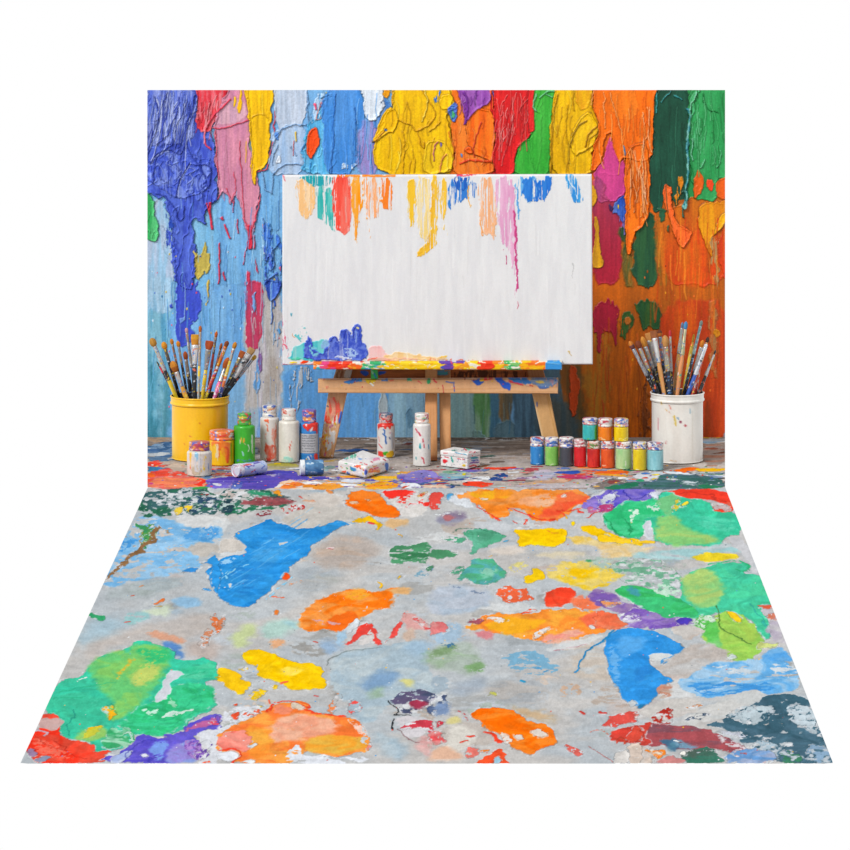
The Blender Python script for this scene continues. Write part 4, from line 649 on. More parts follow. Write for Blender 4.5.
    ZONE = [(148, 232, ['e84838', 'e8604a', '4c6e98', 'd8dce0', 'f08a50', 'c8a898', '6a8ab0', 'b85a50'], 464, 487), (228, 335, ['6654b4', '4a4aac', 'e8eaf0', 'f0a060', 'b8b0a8', '8a7cc8', '5f7090'], 466, 487), (325, 430, ['f2a83a', 'f5c030', '6a60b4', 'e8ecf2', 'b0a8a4', 'd8a890', 'f08a40'], 470, 487), (400, 535, ['7868b8', '7fa8ba', 'e8ecf0', 'ec4a30', '33508c', 'b8c8c8', 'c8b8b0', 'a03644', '48586a'], 468, 487), (525, 625, ['c8bcca', 'a03644', 'e05a40', 'd2ac92', 'a8b0c4', 'e8ecf0', '6d6864', 'f08a40', '8a6a90'], 466, 487), (600, 725, ['56707e', '3f6a64', 'e8eef2', '8fa4c4', '2f7a5c', '3a4450', 'c8d4da', 'e8703a', '4a70a8'], 468, 487), (148, 725, ['8d8078', 'c2b8b0', 'a8988c', '9aa0a8', 'b0a090', '75685f'], 438, 466), (148, 240, ['4c6e98', '7f9ab4', '3f6488', 'c8d0d8'], 442, 460), (330, 640, ['6f655e', '9c8f84', 'b8aca0', '857a70'], 438, 462)]
    for (a, b, cols, y0, y1) in ZONE:
        for k in range(46):
            x = R0.uniform(a, b); yy = R0.uniform(y0, y1); ln = R0.uniform(6, 34)
            p('X', R0.choice(cols), [(x - ln / 2, yy + R0.uniform(-.8, .8)), (x, yy + R0.uniform(-.7, .7)), (x + ln / 2, yy + R0.uniform(-.8, .8))], line=R0.uniform(2.2, 8.5), dry=R0.choice([.12, .3, .42]), ds=(8, .9), w=1.3, soft=.4, h=.1, rim=0)
    Zs = dict(dry=.2, ds=(9, 1.3), h=.2, rim=.1)
    p('D','b5987c','28,660 130,662 130,688 28,690',**Zs); p('D','4c6e98','28,700 140,680 140,765 28,772',c2='7f9ab4',**Zs); p('D','44658a','100,690 140,690 140,720 60,730',**Zs); p('D','ccd2d6','28,735 130,728 120,742 28,750',**Zs)
    p('D','e84c3c','28,772 95,765 75,785 28,792',**Zs); p('D','e8402e','85,805 120,798 130,806 90,815',**Zs); p('D','ea503c','28,812 90,800 220,820 260,880 28,885',c2='e8706a',**Zs); p('D','3f7ca8','28,795 70,790 110,800 60,815 28,815',**Zs)
    p('O','e2756a','60,760 180,690 400,690 560,700 560,795 60,795',c2='f08a60',**Zs); p('O','e83c2c','470,720 560,705 560,770 490,775',**Zs); p('O','f06a30','60,680 130,655 110,690 60,700',**Zs); p('O','d04a90','60,750 130,740 120,765',**Zs); p('O','c8b8aa','240,560 420,580 400,650 250,660',**Zs); p('O','b8584a','600,690 740,660 780,700 640,705',dry=.4,ds=(8,1.5))
    p('O','5a48b4','545,760 600,710 780,690 850,700 850,800 560,790',c2='7a6cc8',**Zs); p('O','e0e4ee','605,745 690,755 690,775 620,765',w=1); p('O','4fae5a','440,775 560,780 640,790 440,800',**Zs)
    p('J','6856b6','-10,735 150,690 320,640 560,638 620,695 850,690 850,720 420,742 400,798 -10,798',c2='4c4cac',dry=.1,ds=(10,1.3),h=.2); p('J','4a50b0','0,745 120,740 100,795 0,795',c2='6a80c8',**Zs); p('J','b8acd0','300,680 420,660 380,700',dry=.4,ds=(8,1.2)); p('J','f0f0f4','30,765 52,765 50,780',w=.8)
    p('J','eef0f4','400,770 450,725 700,715 850,730 850,800 380,800',c2='f0c8a0',**Zs); p('J','f0863c','420,775 500,728 640,745 610,770 560,790 420,792',**Zs); p('J','f2a03c','620,770 700,752 850,740 850,800 640,798',c2='f08a3a',**Zs); p('J','bdb45c','280,592 430,568 560,590 570,620 300,628',c2='b0a890',**Zs); p('J','e0c020','350,585 430,575 440,590',**Zs); p('J','a0bcc0','790,610 850,600 850,640 800,640',**Zs); p('J','5f6f80','215,440 255,440 255,500 215,500',c2='a0a4a8',**Zs)
    p('K','3c5e94','125,465 260,455 410,462 500,468 320,475 150,475',dry=.12,ds=(9,1)); p('K','84504a','630,420 700,408 790,398 790,415 700,425',dry=.2,ds=(9,1)); p('K','7f9a96','0,600 120,590 140,620 20,630',**Zs); p('K','c2a050','0,560 140,545 150,560 20,575',**Zs); p('K','5a6a80','640,462 780,462 760,472',dry=.25,ds=(9,1))
    p('K','f2a240','-5,745 150,740 200,770 190,798 -5,798',**Zs); p('K','f5b62c','380,775 480,725 560,730 660,742 650,798 400,798',c2='f2903a',**Zs); p('K','6a60b6','640,692 700,668 860,690 860,742 760,738 690,742',c2='8a80c4',**Zs); p('K','f0dc40','650,660 692,662 690,674 655,672',w=.8); p('K','f0d040','620,705 650,700 660,715',w=.8); p('K','5048b0','620,738 660,742 665,752 630,748',w=.8); p('K','e8ecf2','660,745 860,745 860,790 680,790',dry=.3,ds=(9,1.3)); p('K','dde2ee','180,700 380,715 380,745 160,740',**Zs)
    p('L','7868b8','-10,690 60,640 200,632 310,680 250,742 100,748 -10,722',c2='8f86cc',**Zs); p('L','4c6aa8','100,740 260,740 360,728 340,745 150,755',**Zs); p('L','7fa8ba','310,650 480,640 570,690 420,715 330,722',c2='b8c8c4',**Zs); p('L','8ab8a0','330,640 420,635 480,660 360,670',**Zs); p('L','d8cc28','485,662 520,664 520,680 490,680',w=.8); p('L','33508c','715,690 780,670 860,658 860,722 710,722',**Zs); p('L','6a80a8','600,640 720,622 740,640 640,655',dry=.3,ds=(9,1.2)); p('L','e8ecf0','560,690 720,690 680,735 480,735 380,740',dry=.3,ds=(9,1.3)); p('L','ec4a30','470,748 560,735 640,728 700,740 755,752 690,782 600,770 500,772',**Zs); p('L','f08040','750,790 860,770 860,798 760,798',**Zs); p('L','c8503c','0,770 40,768 20,795 -5,795',**Zs); p('L','e8c8b0','120,765 300,760 420,790 160,795',**Zs); p('L','3f5a50','630,520 700,512 770,506 760,516 640,528',dry=.1,ds=(9,1)); p('L','a06a48','640,595 720,590 740,605 650,610',**Zs); p('L','802c30','790,625 860,612 860,640',**Zs)
    p('M','a03644','-10,572 130,575 100,600 -10,612',c2='c05a60',**Zs); p('M','c8bcca','120,590 250,590 260,660 60,660',c2='a8b0c4',**Zs); p('M','3558b2','250,612 360,602 470,600 480,618 330,628 260,625',dry=.08,ds=(10,1)); p('M','6a86c4','255,575 330,568 420,585 300,592',**Zs); p('M','a04680','255,652 380,632 480,632 625,650 480,672 380,665',c2='c04060',dry=.1,ds=(10,1)); p('M','f07232','590,612 700,600 860,588 860,642 700,638 610,628',c2='f0a030',**Zs); p('M','e05a40','460,595 600,590 620,605 480,610',**Zs); p('M','d2ac92','-10,695 300,660 390,690 250,705 20,722',c2='c8bcb0',**Zs); p('M','e84a28','85,735 120,722 152,728 130,742 95,742',w=.8); p('M','c8c0c4','150,710 560,690 560,750 0,755',c2='b8b0b0',**Zs); p('M','d8b840','420,702 460,700 450,712',w=.8); p('M','6d6864','570,745 640,700 700,668 860,648 860,757 600,757',c2='857c78',dry=.08,ds=(9,1.2)); p('M','8a4a48','690,690 810,680 790,705 700,708',**Zs); p('M','3a7c5a','670,745 760,725 860,712 860,757 680,757',**Zs); p('M','e2b264','572,735 610,725 645,735 600,742',w=.8); p('M','e4e8ec','770,655 860,655 860,668 790,672',dry=.1,ds=(9,1)); p('M','a88878','0,750 550,748 550,757 0,757',dry=.3,ds=(9,1))
    p('N','5a7482','330,720 500,690 860,640 860,757 230,757',c2='47606c',dry=.08,ds=(9,1.2)); p('N','2f7a5c','230,745 350,705 500,700 520,725 380,757 240,757',**Zs); p('N','6a8aa8','560,715 700,700 690,740 570,745',**Zs); p('N','8a4a48','215,692 300,678 360,690 260,708',**Zs)
    p('N','dfe2e8','440,640 560,600 740,610 660,650 640,690 500,690',c2='c8d0da',**Zs); p('N','e8662c','130,612 260,598 420,600 400,625 180,625',**Zs); p('N','f0a82c','280,640 340,625 430,635 350,648',**Zs); p('N','4a78c0','520,620 560,612 600,625 540,632',w=1); p('N','e8d03a','600,632 650,625 690,630 640,642',w=1); p('N','3a9a70','470,675 530,665 560,690 500,692',w=1); p('N','e05a40','520,655 570,645 600,660 540,668',dry=.2,ds=(6,1)); p('N','e8d050','600,668 645,660 650,675 610,680',w=1); p('N','4060b8','590,690 640,682 640,700 600,700',dry=.2,ds=(6,1)); p('N','c05a9a','440,615 470,605 500,615',dry=.2,ds=(6,1))
    p('Q','f0701e','330,655 450,638 560,640 500,662 400,672 470,682 410,680',dry=.08,ds=(9,1)); p('Q','f0ba20','480,650 560,642 735,640 735,666 560,668',dry=.06,ds=(9,1)); p('Q','dfe8f2','240,668 340,665 480,690 735,698 735,715 560,695 420,700',dry=.1,ds=(9,1)); p('Q','2a3038','480,685 600,705 735,718',line=.6,w=1); p('Q','56707e','250,685 400,690 560,700 735,720 735,804 0,804 200,745',c2='3f6a64',dry=.1,ds=(9,1.2)); p('Q','8fa4c4','600,690 735,700 735,715 640,708',**Zs); p('Q','2f7a58','500,770 640,760 735,790 600,804',**Zs); p('Q','e8eef2','270,720 380,725 370,740 280,738',dry=.15,ds=(7,1)); p('Q','c8d4da','380,745 480,735 560,760 440,780',dry=.5,ds=(7,1.2))
    p('Q','7c9ab0','560,425 735,418 735,450 560,448',c2='a8b4bc',**Zs); p('Q','d0a030','570,398 735,395 735,408 570,410',dry=.3,ds=(9,1)); p('Q','b0826e','560,455 735,455 735,620 570,620',c2='a89a92',cs=(40,1.6),**Zs); p('Q','9a5a48','565,480 735,490 735,500 565,495',**Zs); p('Q','8f8a94','0,402 160,400 160,425 0,430',c2='b0a8a0',**Zs); p('Q','7a4a38','640,520 735,510 735,525 650,530',**Zs)
    g.spots(260, (150, 464, 724, 486), ['e8ecf0', 'e0483a', '4a60b8', 'f0b030', '3a8a60', 'd8a0a8', '30343c', '7a5ab0'], (.5, 1.7), .32, 77)
    g.spots(240, (60, 490, 800, 760), ['e8ecf0', 'd8dde0', 'd85a48', '5aa0d8', 'f0c030', '7f8a90'], (.3, 1.0), .6, 78, h=.15)
    # relief
    h = np.clip(g.hgt, -.6, 3).reshape(GX.shape)
    yy = FPX * CH / (GY - HZ) - D0; dd = (D0 + yy) / FPX
    edge = np.minimum(sstep(0, .01, t), sstep(1, .99, t))[None, :]
    V = np.stack([(GX - VX) * dd, yy, (h * .0009 - .001) * edge], -1)
    o = mesh_obj('floor', V.reshape(-1, 3), grid_faces(*GX.shape)[:, ::-1], g.rgba(KALB * .96, .07, 7, 2.6, 1.05), M_FLOOR)
    o['kind'] = 'structure'; o['label'] = 'grey floor covered with bright puddles and smears of paint'
    return o
make_floor()
# ------------------------------------------------------------------ easel and canvas
def board(name, q, y, thick, base, ops, mat, parent, c2=None, cs=(40, 1.2), res=1.6, seed=3, bev=.9, relief=1.0, grain=None, y2=None, K=KALB, var=.04):
    """a flat board: its front face fills the photo quad q (top left, top right, bottom right, bottom left), standing at depth y (y2 at its foot)"""
    tl, tr, br, bl = [np.array(v, float) for v in q]
    nx = max(4, int(np.linalg.norm(tr - tl) * res)); ny = max(4, int(np.linalg.norm(bl - tl) * res))
    s, t = np.meshgrid(np.linspace(0, 1, nx + 1), np.linspace(0, 1, ny + 1))
    P = ((1 - s) * (1 - t))[..., None] * tl + (s * (1 - t))[..., None] * tr + (s * t)[..., None] * br + ((1 - s) * t)[..., None] * bl
    X, Y = P[..., 0], P[..., 1]
    g = Paint(X, Y, base, w=1.2, ws=5, seed=seed, cs=cs)
    if c2: g.lay('X', base, [tuple(tl - 3), (tr[0] + 3, tr[1] - 3), (br[0] + 3, br[1] + 3), (bl[0] - 3, bl[1] + 3)], c2=c2, w=0, soft=.01, smooth=False, h=0, rim=0)
    if grain:     # long wood grain along the board
        ax = (tr - tl) if np.linalg.norm(tr - tl) > np.linalg.norm(bl - tl) else (bl - tl)
        ax = ax / np.linalg.norm(ax); u = X * ax[0] + Y * ax[1]; v = -X * ax[1] + Y * ax[0]
        n = fb(u / 45, v / 1.3 + fb(u / 30, v / 9, seed) * 1.2, seed + 2, 3).ravel()
        k = sstep(.05, .5, n)[:, None] * .55; g.c = g.c * (1 - k) + hexc(grain) * k
    if ops: ops(g)
    dep = y + (0 if y2 is None else (y2 - y)) * t
    d = (D0 + dep) / FPX
    ex = np.minimum(s, 1 - s) * np.linalg.norm(tr - tl); ey = np.minimum(t, 1 - t) * np.linalg.norm(bl - tl)
    e = np.minimum(ex, ey); push = np.where(e < bev, (bev - np.sqrt(np.maximum(0, bev ** 2 - (bev - e) ** 2))), 0) * U
    h = np.clip(g.hgt, -.5, 3).reshape(X.shape) * .45 * U * relief * sstep(0, 1, e)
    F = np.stack([(X - VX) * d, dep - h + push, CH - (Y - HZ) * d], -1)
    B = F.copy(); B[..., 1] = dep + thick
    # shift the back so that the board is a true slab (no taper towards the lens)
    n0 = X.size
    V = np.concatenate([F.reshape(-1, 3), B.reshape(-1, 3)])
    f = grid_faces(*X.shape)[:, ::-1]; fb_ = grid_faces(*X.shape) + n0
    idx = np.arange(n0).reshape(X.shape)
    ring = np.concatenate([idx[0, :-1], idx[:-1, -1], idx[-1, :0:-1], idx[:0:-1, 0]])
    r2 = np.roll(ring, -1)
    side = np.stack([ring, r2, r2 + n0, ring + n0], -1)
    c = g.rgba(K, var)
    return mesh_obj(name, V, np.concatenate([f, fb_, side]), np.concatenate([c, c]), mat, parent)

YE = -.37
RAIN = ['e8442e', 'f6c81e', 'f08a2a', '3f90d8', '38a868', 'f4f0ea', 'd85aa0', '34a8b4']
def make_easel():
    e = thing('easel', (world(437, 458, YE).x, YE, 0), 'low wooden easel with splayed legs and paint-covered ledge holding the white canvas', 'easel')
    W = dict(grain='c88c5a')
    yb = floor_y(458)
    def legL(g):
        p = g.lay
        p('T','ef6a58','128,340 190,330 215,400 205,520 150,500 95,520',dry=.35,w=1.6); p('T','e8503c','100,460 150,450 200,470 195,530 110,520',dry=.35); p('T','f0e6e0','130,480 200,440 190,600 110,600 90,560',dry=.4); p('T','e8b03a','90,600 150,590 170,640 110,690 80,660',dry=.35,w=1.5); p('T','e0dcd8','120,590 190,560 170,680 120,720 90,690',dry=.5); p('T','2f66d0','215,430 228,440 218,500 205,530 200,500',w=1); p('T','2a3a70','120,398 128,402',line=1.2); p('T','f0a890','150,350 180,420 150,470',line=3,dry=.4); p('T','c8864a','70,690 170,690 160,760 65,760',dry=.4)
        g.spots(30, (318, 420, 340, 456), ['f4f0ea', 'e8b83a', 'e86a50', 'c87a9a'], (.4, 1.1), 1.8, 3)
    board('leg', [(328.5, 391), (347.5, 391), (333, 458.3), (318.5, 457.8)], YE, .03, 'e2b288', legL, M_WOOD, e, seed=11, y2=yb, **W)
    board('leg', [(337, 367), (353, 367), (347.5, 392), (329, 392)], YE + .012, .028, 'b08a6c', lambda g: (g.lay('T','c8beb4','250,140 305,140 295,200 240,200',w=1), g.lay('T','8a5a3a','195,140 240,140 225,200 180,200',w=1,dry=.3)), M_WOOD, e, seed=12, grain='8a5c38')  # upper leg: same wood in a darker tone, shade below the ledge painted in
    def legR(g):
        g.lay('V','2f5fae','398,435 408,440 408,475 400,470',w=.8); g.lay('V','f0d0a4','370,400 385,400 450,690 436,690',w=.4,soft=1,a=.8)
    board('leg', [(531.5, 391), (549, 391), (562.5, 457.5), (546.5, 458)], YE, .03, 'e0b27c', legR, M_WOOD, e, seed=13, y2=yb, grain='cc9858')
    board('leg', [(526.5, 367), (542.5, 367), (549, 392), (532, 392)], YE + .012, .028, 'b27a50', None, M_WOOD, e, seed=14, grain='8f5a34')  # right upper leg, likewise coloured darker for the shade below the ledge
    board('mast', [(426, 300), (437.3, 300), (437.3, 461), (424.5, 461)], YE + .06, .03, 'd89e6c', lambda g: g.lay('L','9a5c34','200,520 280,520 280,570 200,570',soft=3), M_WOOD, e, seed=15, y2=floor_y(461.5), **W)
    board('mast', [(438.3, 300), (450, 300), (451, 459), (440, 459)], YE + .062, .03, 'dca674', None, M_WOOD, e, seed=16, y2=floor_y(459.5), **W)
    board('spacer_block', [(426, 368), (450, 368), (450, 380), (426, 380)], YE + .02, .03, 'b8845a', lambda g: (g.lay('E','5f8fae','370,298 468,298 468,320 370,318',dry=.25,ds=(4,1.5)), g.lay('E','3fa0a0','380,312 460,310',line=1.2,dry=.3)), M_WOOD, e, seed=17, grain='8f5f3a')
    def rail(g):
        p = g.lay
        p('R','2f5fc0','600,500 650,500 670,530 640,540 610,520',dry=.1); p('R','2f5fc0','730,500 790,505 770,525 735,535',dry=.15); p('E','5a3018','480,300 800,300 800,330 480,330',dry=.5)
    board('back_rail', [(349, 367), (529, 367), (529, 381), (349, 381)], YE + .045, .025, 'b86c3a', rail, M_WOOD, e, seed=18, grain='6a3c1e')
    def bar(g):
        p = g.lay
        p('R','3f78c8','488,575 530,565 560,560 600,570 620,580 560,585 500,588',dry=.1,w=1.5); p('R','3fa0d0','570,560 640,562 640,580 600,582',dry=.2); p('R','e8c030','640,565 700,558 715,575 690,600 650,590',w=1.4); p('R','4f80c8','760,572 795,570',line=1.4); p('R','e06a58','815,570 835,568',line=1.2); p('R','e0806a','360,610 380,605 378,630 365,628',dry=.2,w=.8)
        p('E','e8c830','105,338 150,334 145,350 120,350',w=1.2); p('E','f0f0ec','130,355 140,362',line=2.2,w=1); p('E','3fa870','368,340 384,338 384,355 372,358',w=1); p('E','3fa880','285,340 302,342',line=1.4); p('E','d84a50','330,345 345,355',line=.8); p('E','d84a50','400,340 410,350',line=1.6,w=1); p('E','3f8fd0','20,348 60,342 55,355 30,355',dry=.2); p('E','2f60c0','555,338 610,334 612,350 585,362 570,350',w=1.6,dry=.05); p('E','2f60c0','485,350 487,388',line=.9); p('E','3f70c8','450,348 480,352',line=1,dry=.2); p('E','e84a3a','612,338 645,336',line=1.8,w=1); p('E','c02838','435,360 438,395',line=.6,dry=.3)
        p('V','2f63cc','100,270 145,270 215,310 222,340 216,360 190,345 150,330 130,300',w=1.6); p('V','e04858','200,280 300,310 310,325 210,300',dry=.2,w=1.2); p('V','3f7fc4','180,268 340,272 380,300 330,320 260,300',dry=.2,w=1.6); p('V','8fa0b8','330,270 550,272 552,310 480,345 400,330',c2='6f8fb8',dry=.15,w=1.8); p('V','e0c468','385,290 440,285 465,305 420,312',dry=.2); p('V','5a78b0','400,320 480,325 480,345 430,345',dry=.2); p('V','e8b898','330,318 365,322',line=2.5,dry=.2); p('V','d05a48','350,318 372,326',line=1.2); p('V','f0c020','0,275 28,272 25,290 0,292',w=1); p('V','b89aa8','480,280 550,290 550,330 500,320',dry=.4)
        g.spots(26, (322, 379, 556, 392), ['c03a48', '3f6ac0', 'f0e8e0', 'e8c040', '8a3a30'], (.35, .8), 1, 9)
    board('crossbar', [(318, 379.8), (558.3, 379), (558, 393.8), (318, 393)], YE - .035, .028, 'e4b488', bar, M_WOOD, e, seed=19, grain='cf9a66', res=2.0)
    def ledge(g):
        R = random.Random(4)
        p = g.lay
        g.smear(50, (314, 361.5, 562, 369), ['f4efe4', 'f0a060', 'f6d050', 'e8e0d0'], (6, 16), (2, 4), (-.2, .2), 5, .1)
        runs = [(313, 328, ['f0862a', 'f4f0e8', '3fb0c0']), (323, 336, ['e8508a', 'f05a30']), (332, 362, ['e8301e', 'f04a28', 'e83a20']), (352, 372, ['f06a24', 'f0a02a', 'f4ece0']), (366, 392, ['3fb070', '3f9ad0', '58c0a0', 'f4ece0', 'f0c030']), (388, 446, ['f8d014', 'f6c818', 'f8d830', 'f2b820', 'fae070']),
                (445, 460, ['6a48a8', '4a58b8', 'd84a6a']), (458, 474, ['f0a02a', 'f6d020', 'e86a2a']), (472, 482, ['f8d420', 'f4f0e0']), (482, 496, ['ea4020', 'f04a20']), (494, 512, ['f6c81e', 'f08a2a']), (508, 526, ['38b060', '8ac87a', 'f4ece0']), (524, 548, ['f8b81a', 'f6c81e', 'f0782a'])]
        for k, (a, b, cols) in enumerate(runs):
            g.smear(int((b - a) * .9) + 4, (a, 362, b, 369.5), cols, (4, 10), (1.6, 3.6), (-.3, .3), 20 + k, .06)
        p('X','3f98dc','546,361 562,361 562,370.5 544,370.5',w=1.2,dry=.03); p('X','7ac0ee','548,363 560,364',line=1,dry=.2); p('X','ea3c1e','485,363 492,362 496,367 489,370 483,368',w=1)
        g.smear(26, (316, 361, 545, 370), ['f8f4ee'], (3, 7), (.5, 1.0), (-.4, .4), 60, .2)
    board('ledge', [(313.3, 362.4), (562, 361.4), (562, 370), (313.3, 369.5)], YE - .075, .06, 'f0e4d0', ledge, M_WOOD, e, seed=20, res=2.6, relief=1.6)
    board('canvas_clip', [(370.5, 366), (377.5, 366), (378, 379), (371, 379)], YE - .04, .02, '3fae5a', lambda g: (g.lay('R','8ad0a0','680,500 700,520',line=2,w=1), g.lay('R','2f80b0','705,520 715,545',line=1.5)), M_WOOD, e, seed=21, res=3)
    return e
make_easel()
def make_canvas():
    def ops(g):
        p = g.lay
        g.w = 2.4; g.ws = 6; g.hf = .3
        D = lambda dry, dr=0, **k: dict(dry=min(.6, dry + .13), drip=dr, ds=(.8, 16), **k)
        p('A','f3c48c','655,412 700,395 748,440 742,545 712,575 688,562 668,500',**D(.04)); p('A','f7d8b0','690,420 730,440 720,540 700,500',soft=1.5,dry=.3,ds=(1.2,14))
        p('A','2fa2ac','668,384 818,384 818,425 745,432 710,412',**D(.18)); p('A','3fb0ac','745,428 820,420 822,560 826,632 790,575 752,552',c2='6cc8c0',**D(.12,6)); p('A','e8f0ee','720,375 810,375 800,384 720,383',dry=.4)
        p('A','ef5f50','812,380 895,380 900,560 880,612 850,628 822,560',c2='ea4a40',**D(.08,5)); p('B','ee5a4c','-20,382 46,385 50,560 35,625 8,628 -10,560',c2='f07a6c',**D(.04,3))
        p('B','f79a22','46,385 95,385 98,500 78,560 72,662 60,560 50,500',c2='f4ac48',**D(.1,9)); p('B','f6b98c','88,388 168,388 165,545 140,565 110,550',c2='f29a5c',**D(.36,8)); p('B','f28636','165,388 228,388 216,522 190,522 172,500',**D(.36,6)); p('B','f08a30','-10,387 235,386',line=1.8,w=1,dry=.1); p('B','f0a040','68,560 72,665',line=1.2,dry=.2); p('B','f2a860','115,560 130,670',line=1.6,dry=.6,ds=(1.2,3)); p('B','f08a3a','175,490 205,525',line=2,dry=.2)
        p('B','efc340','280,390 300,383 322,390 328,500 302,615 288,490',**D(.16,6)); p('B','f2dfae','320,388 388,388 384,600 380,660 330,640',c2='f0d48a',**D(.3,4)); p('B','eec24a','385,385 422,385 410,640 400,695 322,742 330,708 385,655',c2='e8b43a',**D(.12)); p('B','efc34a','425,386 458,386 456,520 432,575 424,500',**D(.3,8)); p('B','f0d080','428,540 452,640',line=3,dry=.6,ds=(1.2,6))
        p('B','3f7fcc','455,383 578,383 578,460 540,455 510,502 480,480 462,540',c2='5a9ad8',**D(.2,9)); p('B','2f62b8','480,390 560,390 540,440 500,450',dry=.45,ds=(1.2,6)); p('B','e0506a','500,383 578,382',line=1.6,dry=.15); p('B','f0b050','540,420 552,520',line=1.2,dry=.3); p('B','f3c09c','578,388 668,388 662,632 600,612',c2='eeb084',**D(.3,9)); p('B','f0a868','590,560 605,640',line=2,dry=.5,ds=(1.2,6)); p('B','f0b888','640,580 662,640',line=2,dry=.5,ds=(1.2,6))
        p('B','dda0c4','662,386 742,386 748,560 752,800 742,806 716,690 684,655 662,480',c2='e8b8d4',**D(.12,4)); p('B','c84c86','742,540 748,700 752,860',line=2,dry=.15,ds=(1.2,12)); p('B','c84c86','752,860 744,905',line=1,dry=.3); p('B','c0507a','700,700 708,760',line=1.4,dry=.5,ds=(1.2,4))
        p('B','4a96d8','740,388 852,386 842,470 800,492 772,440 756,570',c2='7ab8e4',**D(.28,7)); p('B','5aa0dc','756,440 762,570',line=1.3,dry=.2); p('C','3f86d6','-30,385 98,383 92,422 62,482 40,470 0,492 -30,470',c2='2f70c8',**D(.08,7)); p('C','a8d0f0','25,410 45,470',line=1.2,dry=.3); p('C','56aee4','142,379 188,378 226,485 205,502 180,492',c2='3f90d4',**D(.14)); p('C','e8f2f8','170,400 205,480',line=1,dry=.4)
        # lower left corner
        p('R','6cc4c8','135,245 180,185 222,175 232,220 185,295 145,260',dry=.5,ds=(2,2)); p('R','3f9ab0','105,95 125,105 118,125',dry=.3); p('R','d88a40','130,235 145,250',line=.8); p('R','4fbcc4','88,425 120,370 160,310 280,300 360,275 385,420 380,430',c2='7ad0d0',dry=.06,ds=(3,3),w=2.5); p('R','58c8a8','90,425 150,400 200,425',dry=.2,w=2); p('R','8fb8dc','320,290 370,275 400,330 330,350',dry=.3,ds=(2,2))
        p('R','4459be','195,430 205,300 228,288 220,252 258,275 268,345 320,385 378,330 385,275 415,250 452,300 470,225 500,200 530,222 540,262 548,190 580,168 616,195 612,300 655,305 662,380 645,432',c2='6a80d4',cs=(3,4),w=2.2,h=1.2,rim=1.3,wr=(4,5,.8),ds=(2,2),dry=.04)
        p('R','7fc4d8','235,310 300,320 320,390 250,400',dry=.5,ds=(2,2)); p('R','a8c4ec','470,330 560,340 600,400 480,410',dry=.6,ds=(2,2),h=.6); p('R','c8d8f0','430,395 540,415',line=2,dry=.4,ds=(2,2)); p('R','3444a8','395,300 400,270 420,262 440,290',line=1.2,h=1.5); p('R','3444a8','485,260 490,220 510,215 525,250',line=1.2,h=1.5); p('R','3444a8','560,260 562,200 585,185 602,210 600,290',line=1.4,h=1.6); p('R','f0e8a0','582,195 592,200',line=1.6,w=.6); p('R','8fa8e0','575,220 580,300',line=1.4,dry=.3,h=1)
        p('R','f2bcbc','655,345 700,328 765,325 778,350 772,385 850,388 840,425 660,425',c2='f4cccc',dry=.03,ds=(4,3)); p('R','ee7a68','662,412 720,408 840,418 850,430 660,428',dry=.12,ds=(5,2)); p('E','ecca94','185,232 260,220 335,236 460,245 452,258 185,256',c2='f0d8b0',dry=.05,ds=(6,2)); p('E','e8b8a8','100,250 200,244 400,254 100,262',dry=.2,ds=(6,2)); p('E','f0c030','430,244 450,240',line=1); p('E','e8806a','380,254 560,256',line=1,dry=.3)
        p('R','e0708a','68,150 74,345',line=1.2,dry=.45,ds=(1,5)); p('R','e0607a','66,320 76,342',line=1.8,dry=.2); p('R','d86a80','48,20 50,450',line=.9,dry=.3,ds=(1,9)); p('R','a8b8c8','85,200 130,150 125,300 60,420',dry=.6,ds=(1.2,9)); p('R','e0708a','100,320 85,420',line=.8,dry=.5,ds=(1,4)); p('R','f2d020','105,442 130,436 160,440 150,450 110,450',w=1); p('R','f04a20','170,446 200,430 240,434 225,448 190,454',w=1); p('R','f0d8d0','230,440 275,440 275,452 230,452',dry=.3); p('R','e8c04a','55,40 65,80',line=1,dry=.4)
        p('R','c890b0','50,456 270,458',line=1,dry=.2); p('F','c8a860','160,222 172,235',line=.8); p('C','9a9a9a','188,760 178,820',line=.5,a=.6); p('F','e0c8a0','255,60 258,100',line=.7,dry=.3); p('E','c86a80','752,0 756,40',line=.8,dry=.3); p('A','e07080','612,388 614,410',line=1,dry=.2)
        for k in range(60):
            R = random.Random(k + 300); x = R.uniform(286, 590); y = R.uniform(178, 350)
            p('X', R.choice(['d8d8d8', 'f2f2f2', 'dcdcde']), [(x, y), (x + R.uniform(-1, 1), y + R.uniform(10, 60))], line=R.uniform(.5, 1.2), w=.8, a=.5, soft=.8, h=.15, rim=0)
    o = board('canvas', [(282.3, 175.4), (591.8, 174.6), (592.8, 364.6), (282.3, 365.3)], YE - .052, .022, 'e7e7e8', ops, M_CANVAS, None, c2='e2e2e4', cs=(5, 40), res=2.3, seed=40, bev=1.6, relief=.9, var=.018, K=KALB * 1.07)
    tag(o, 'large white canvas on the easel, paint drips along its top edge', 'canvas')
make_canvas()
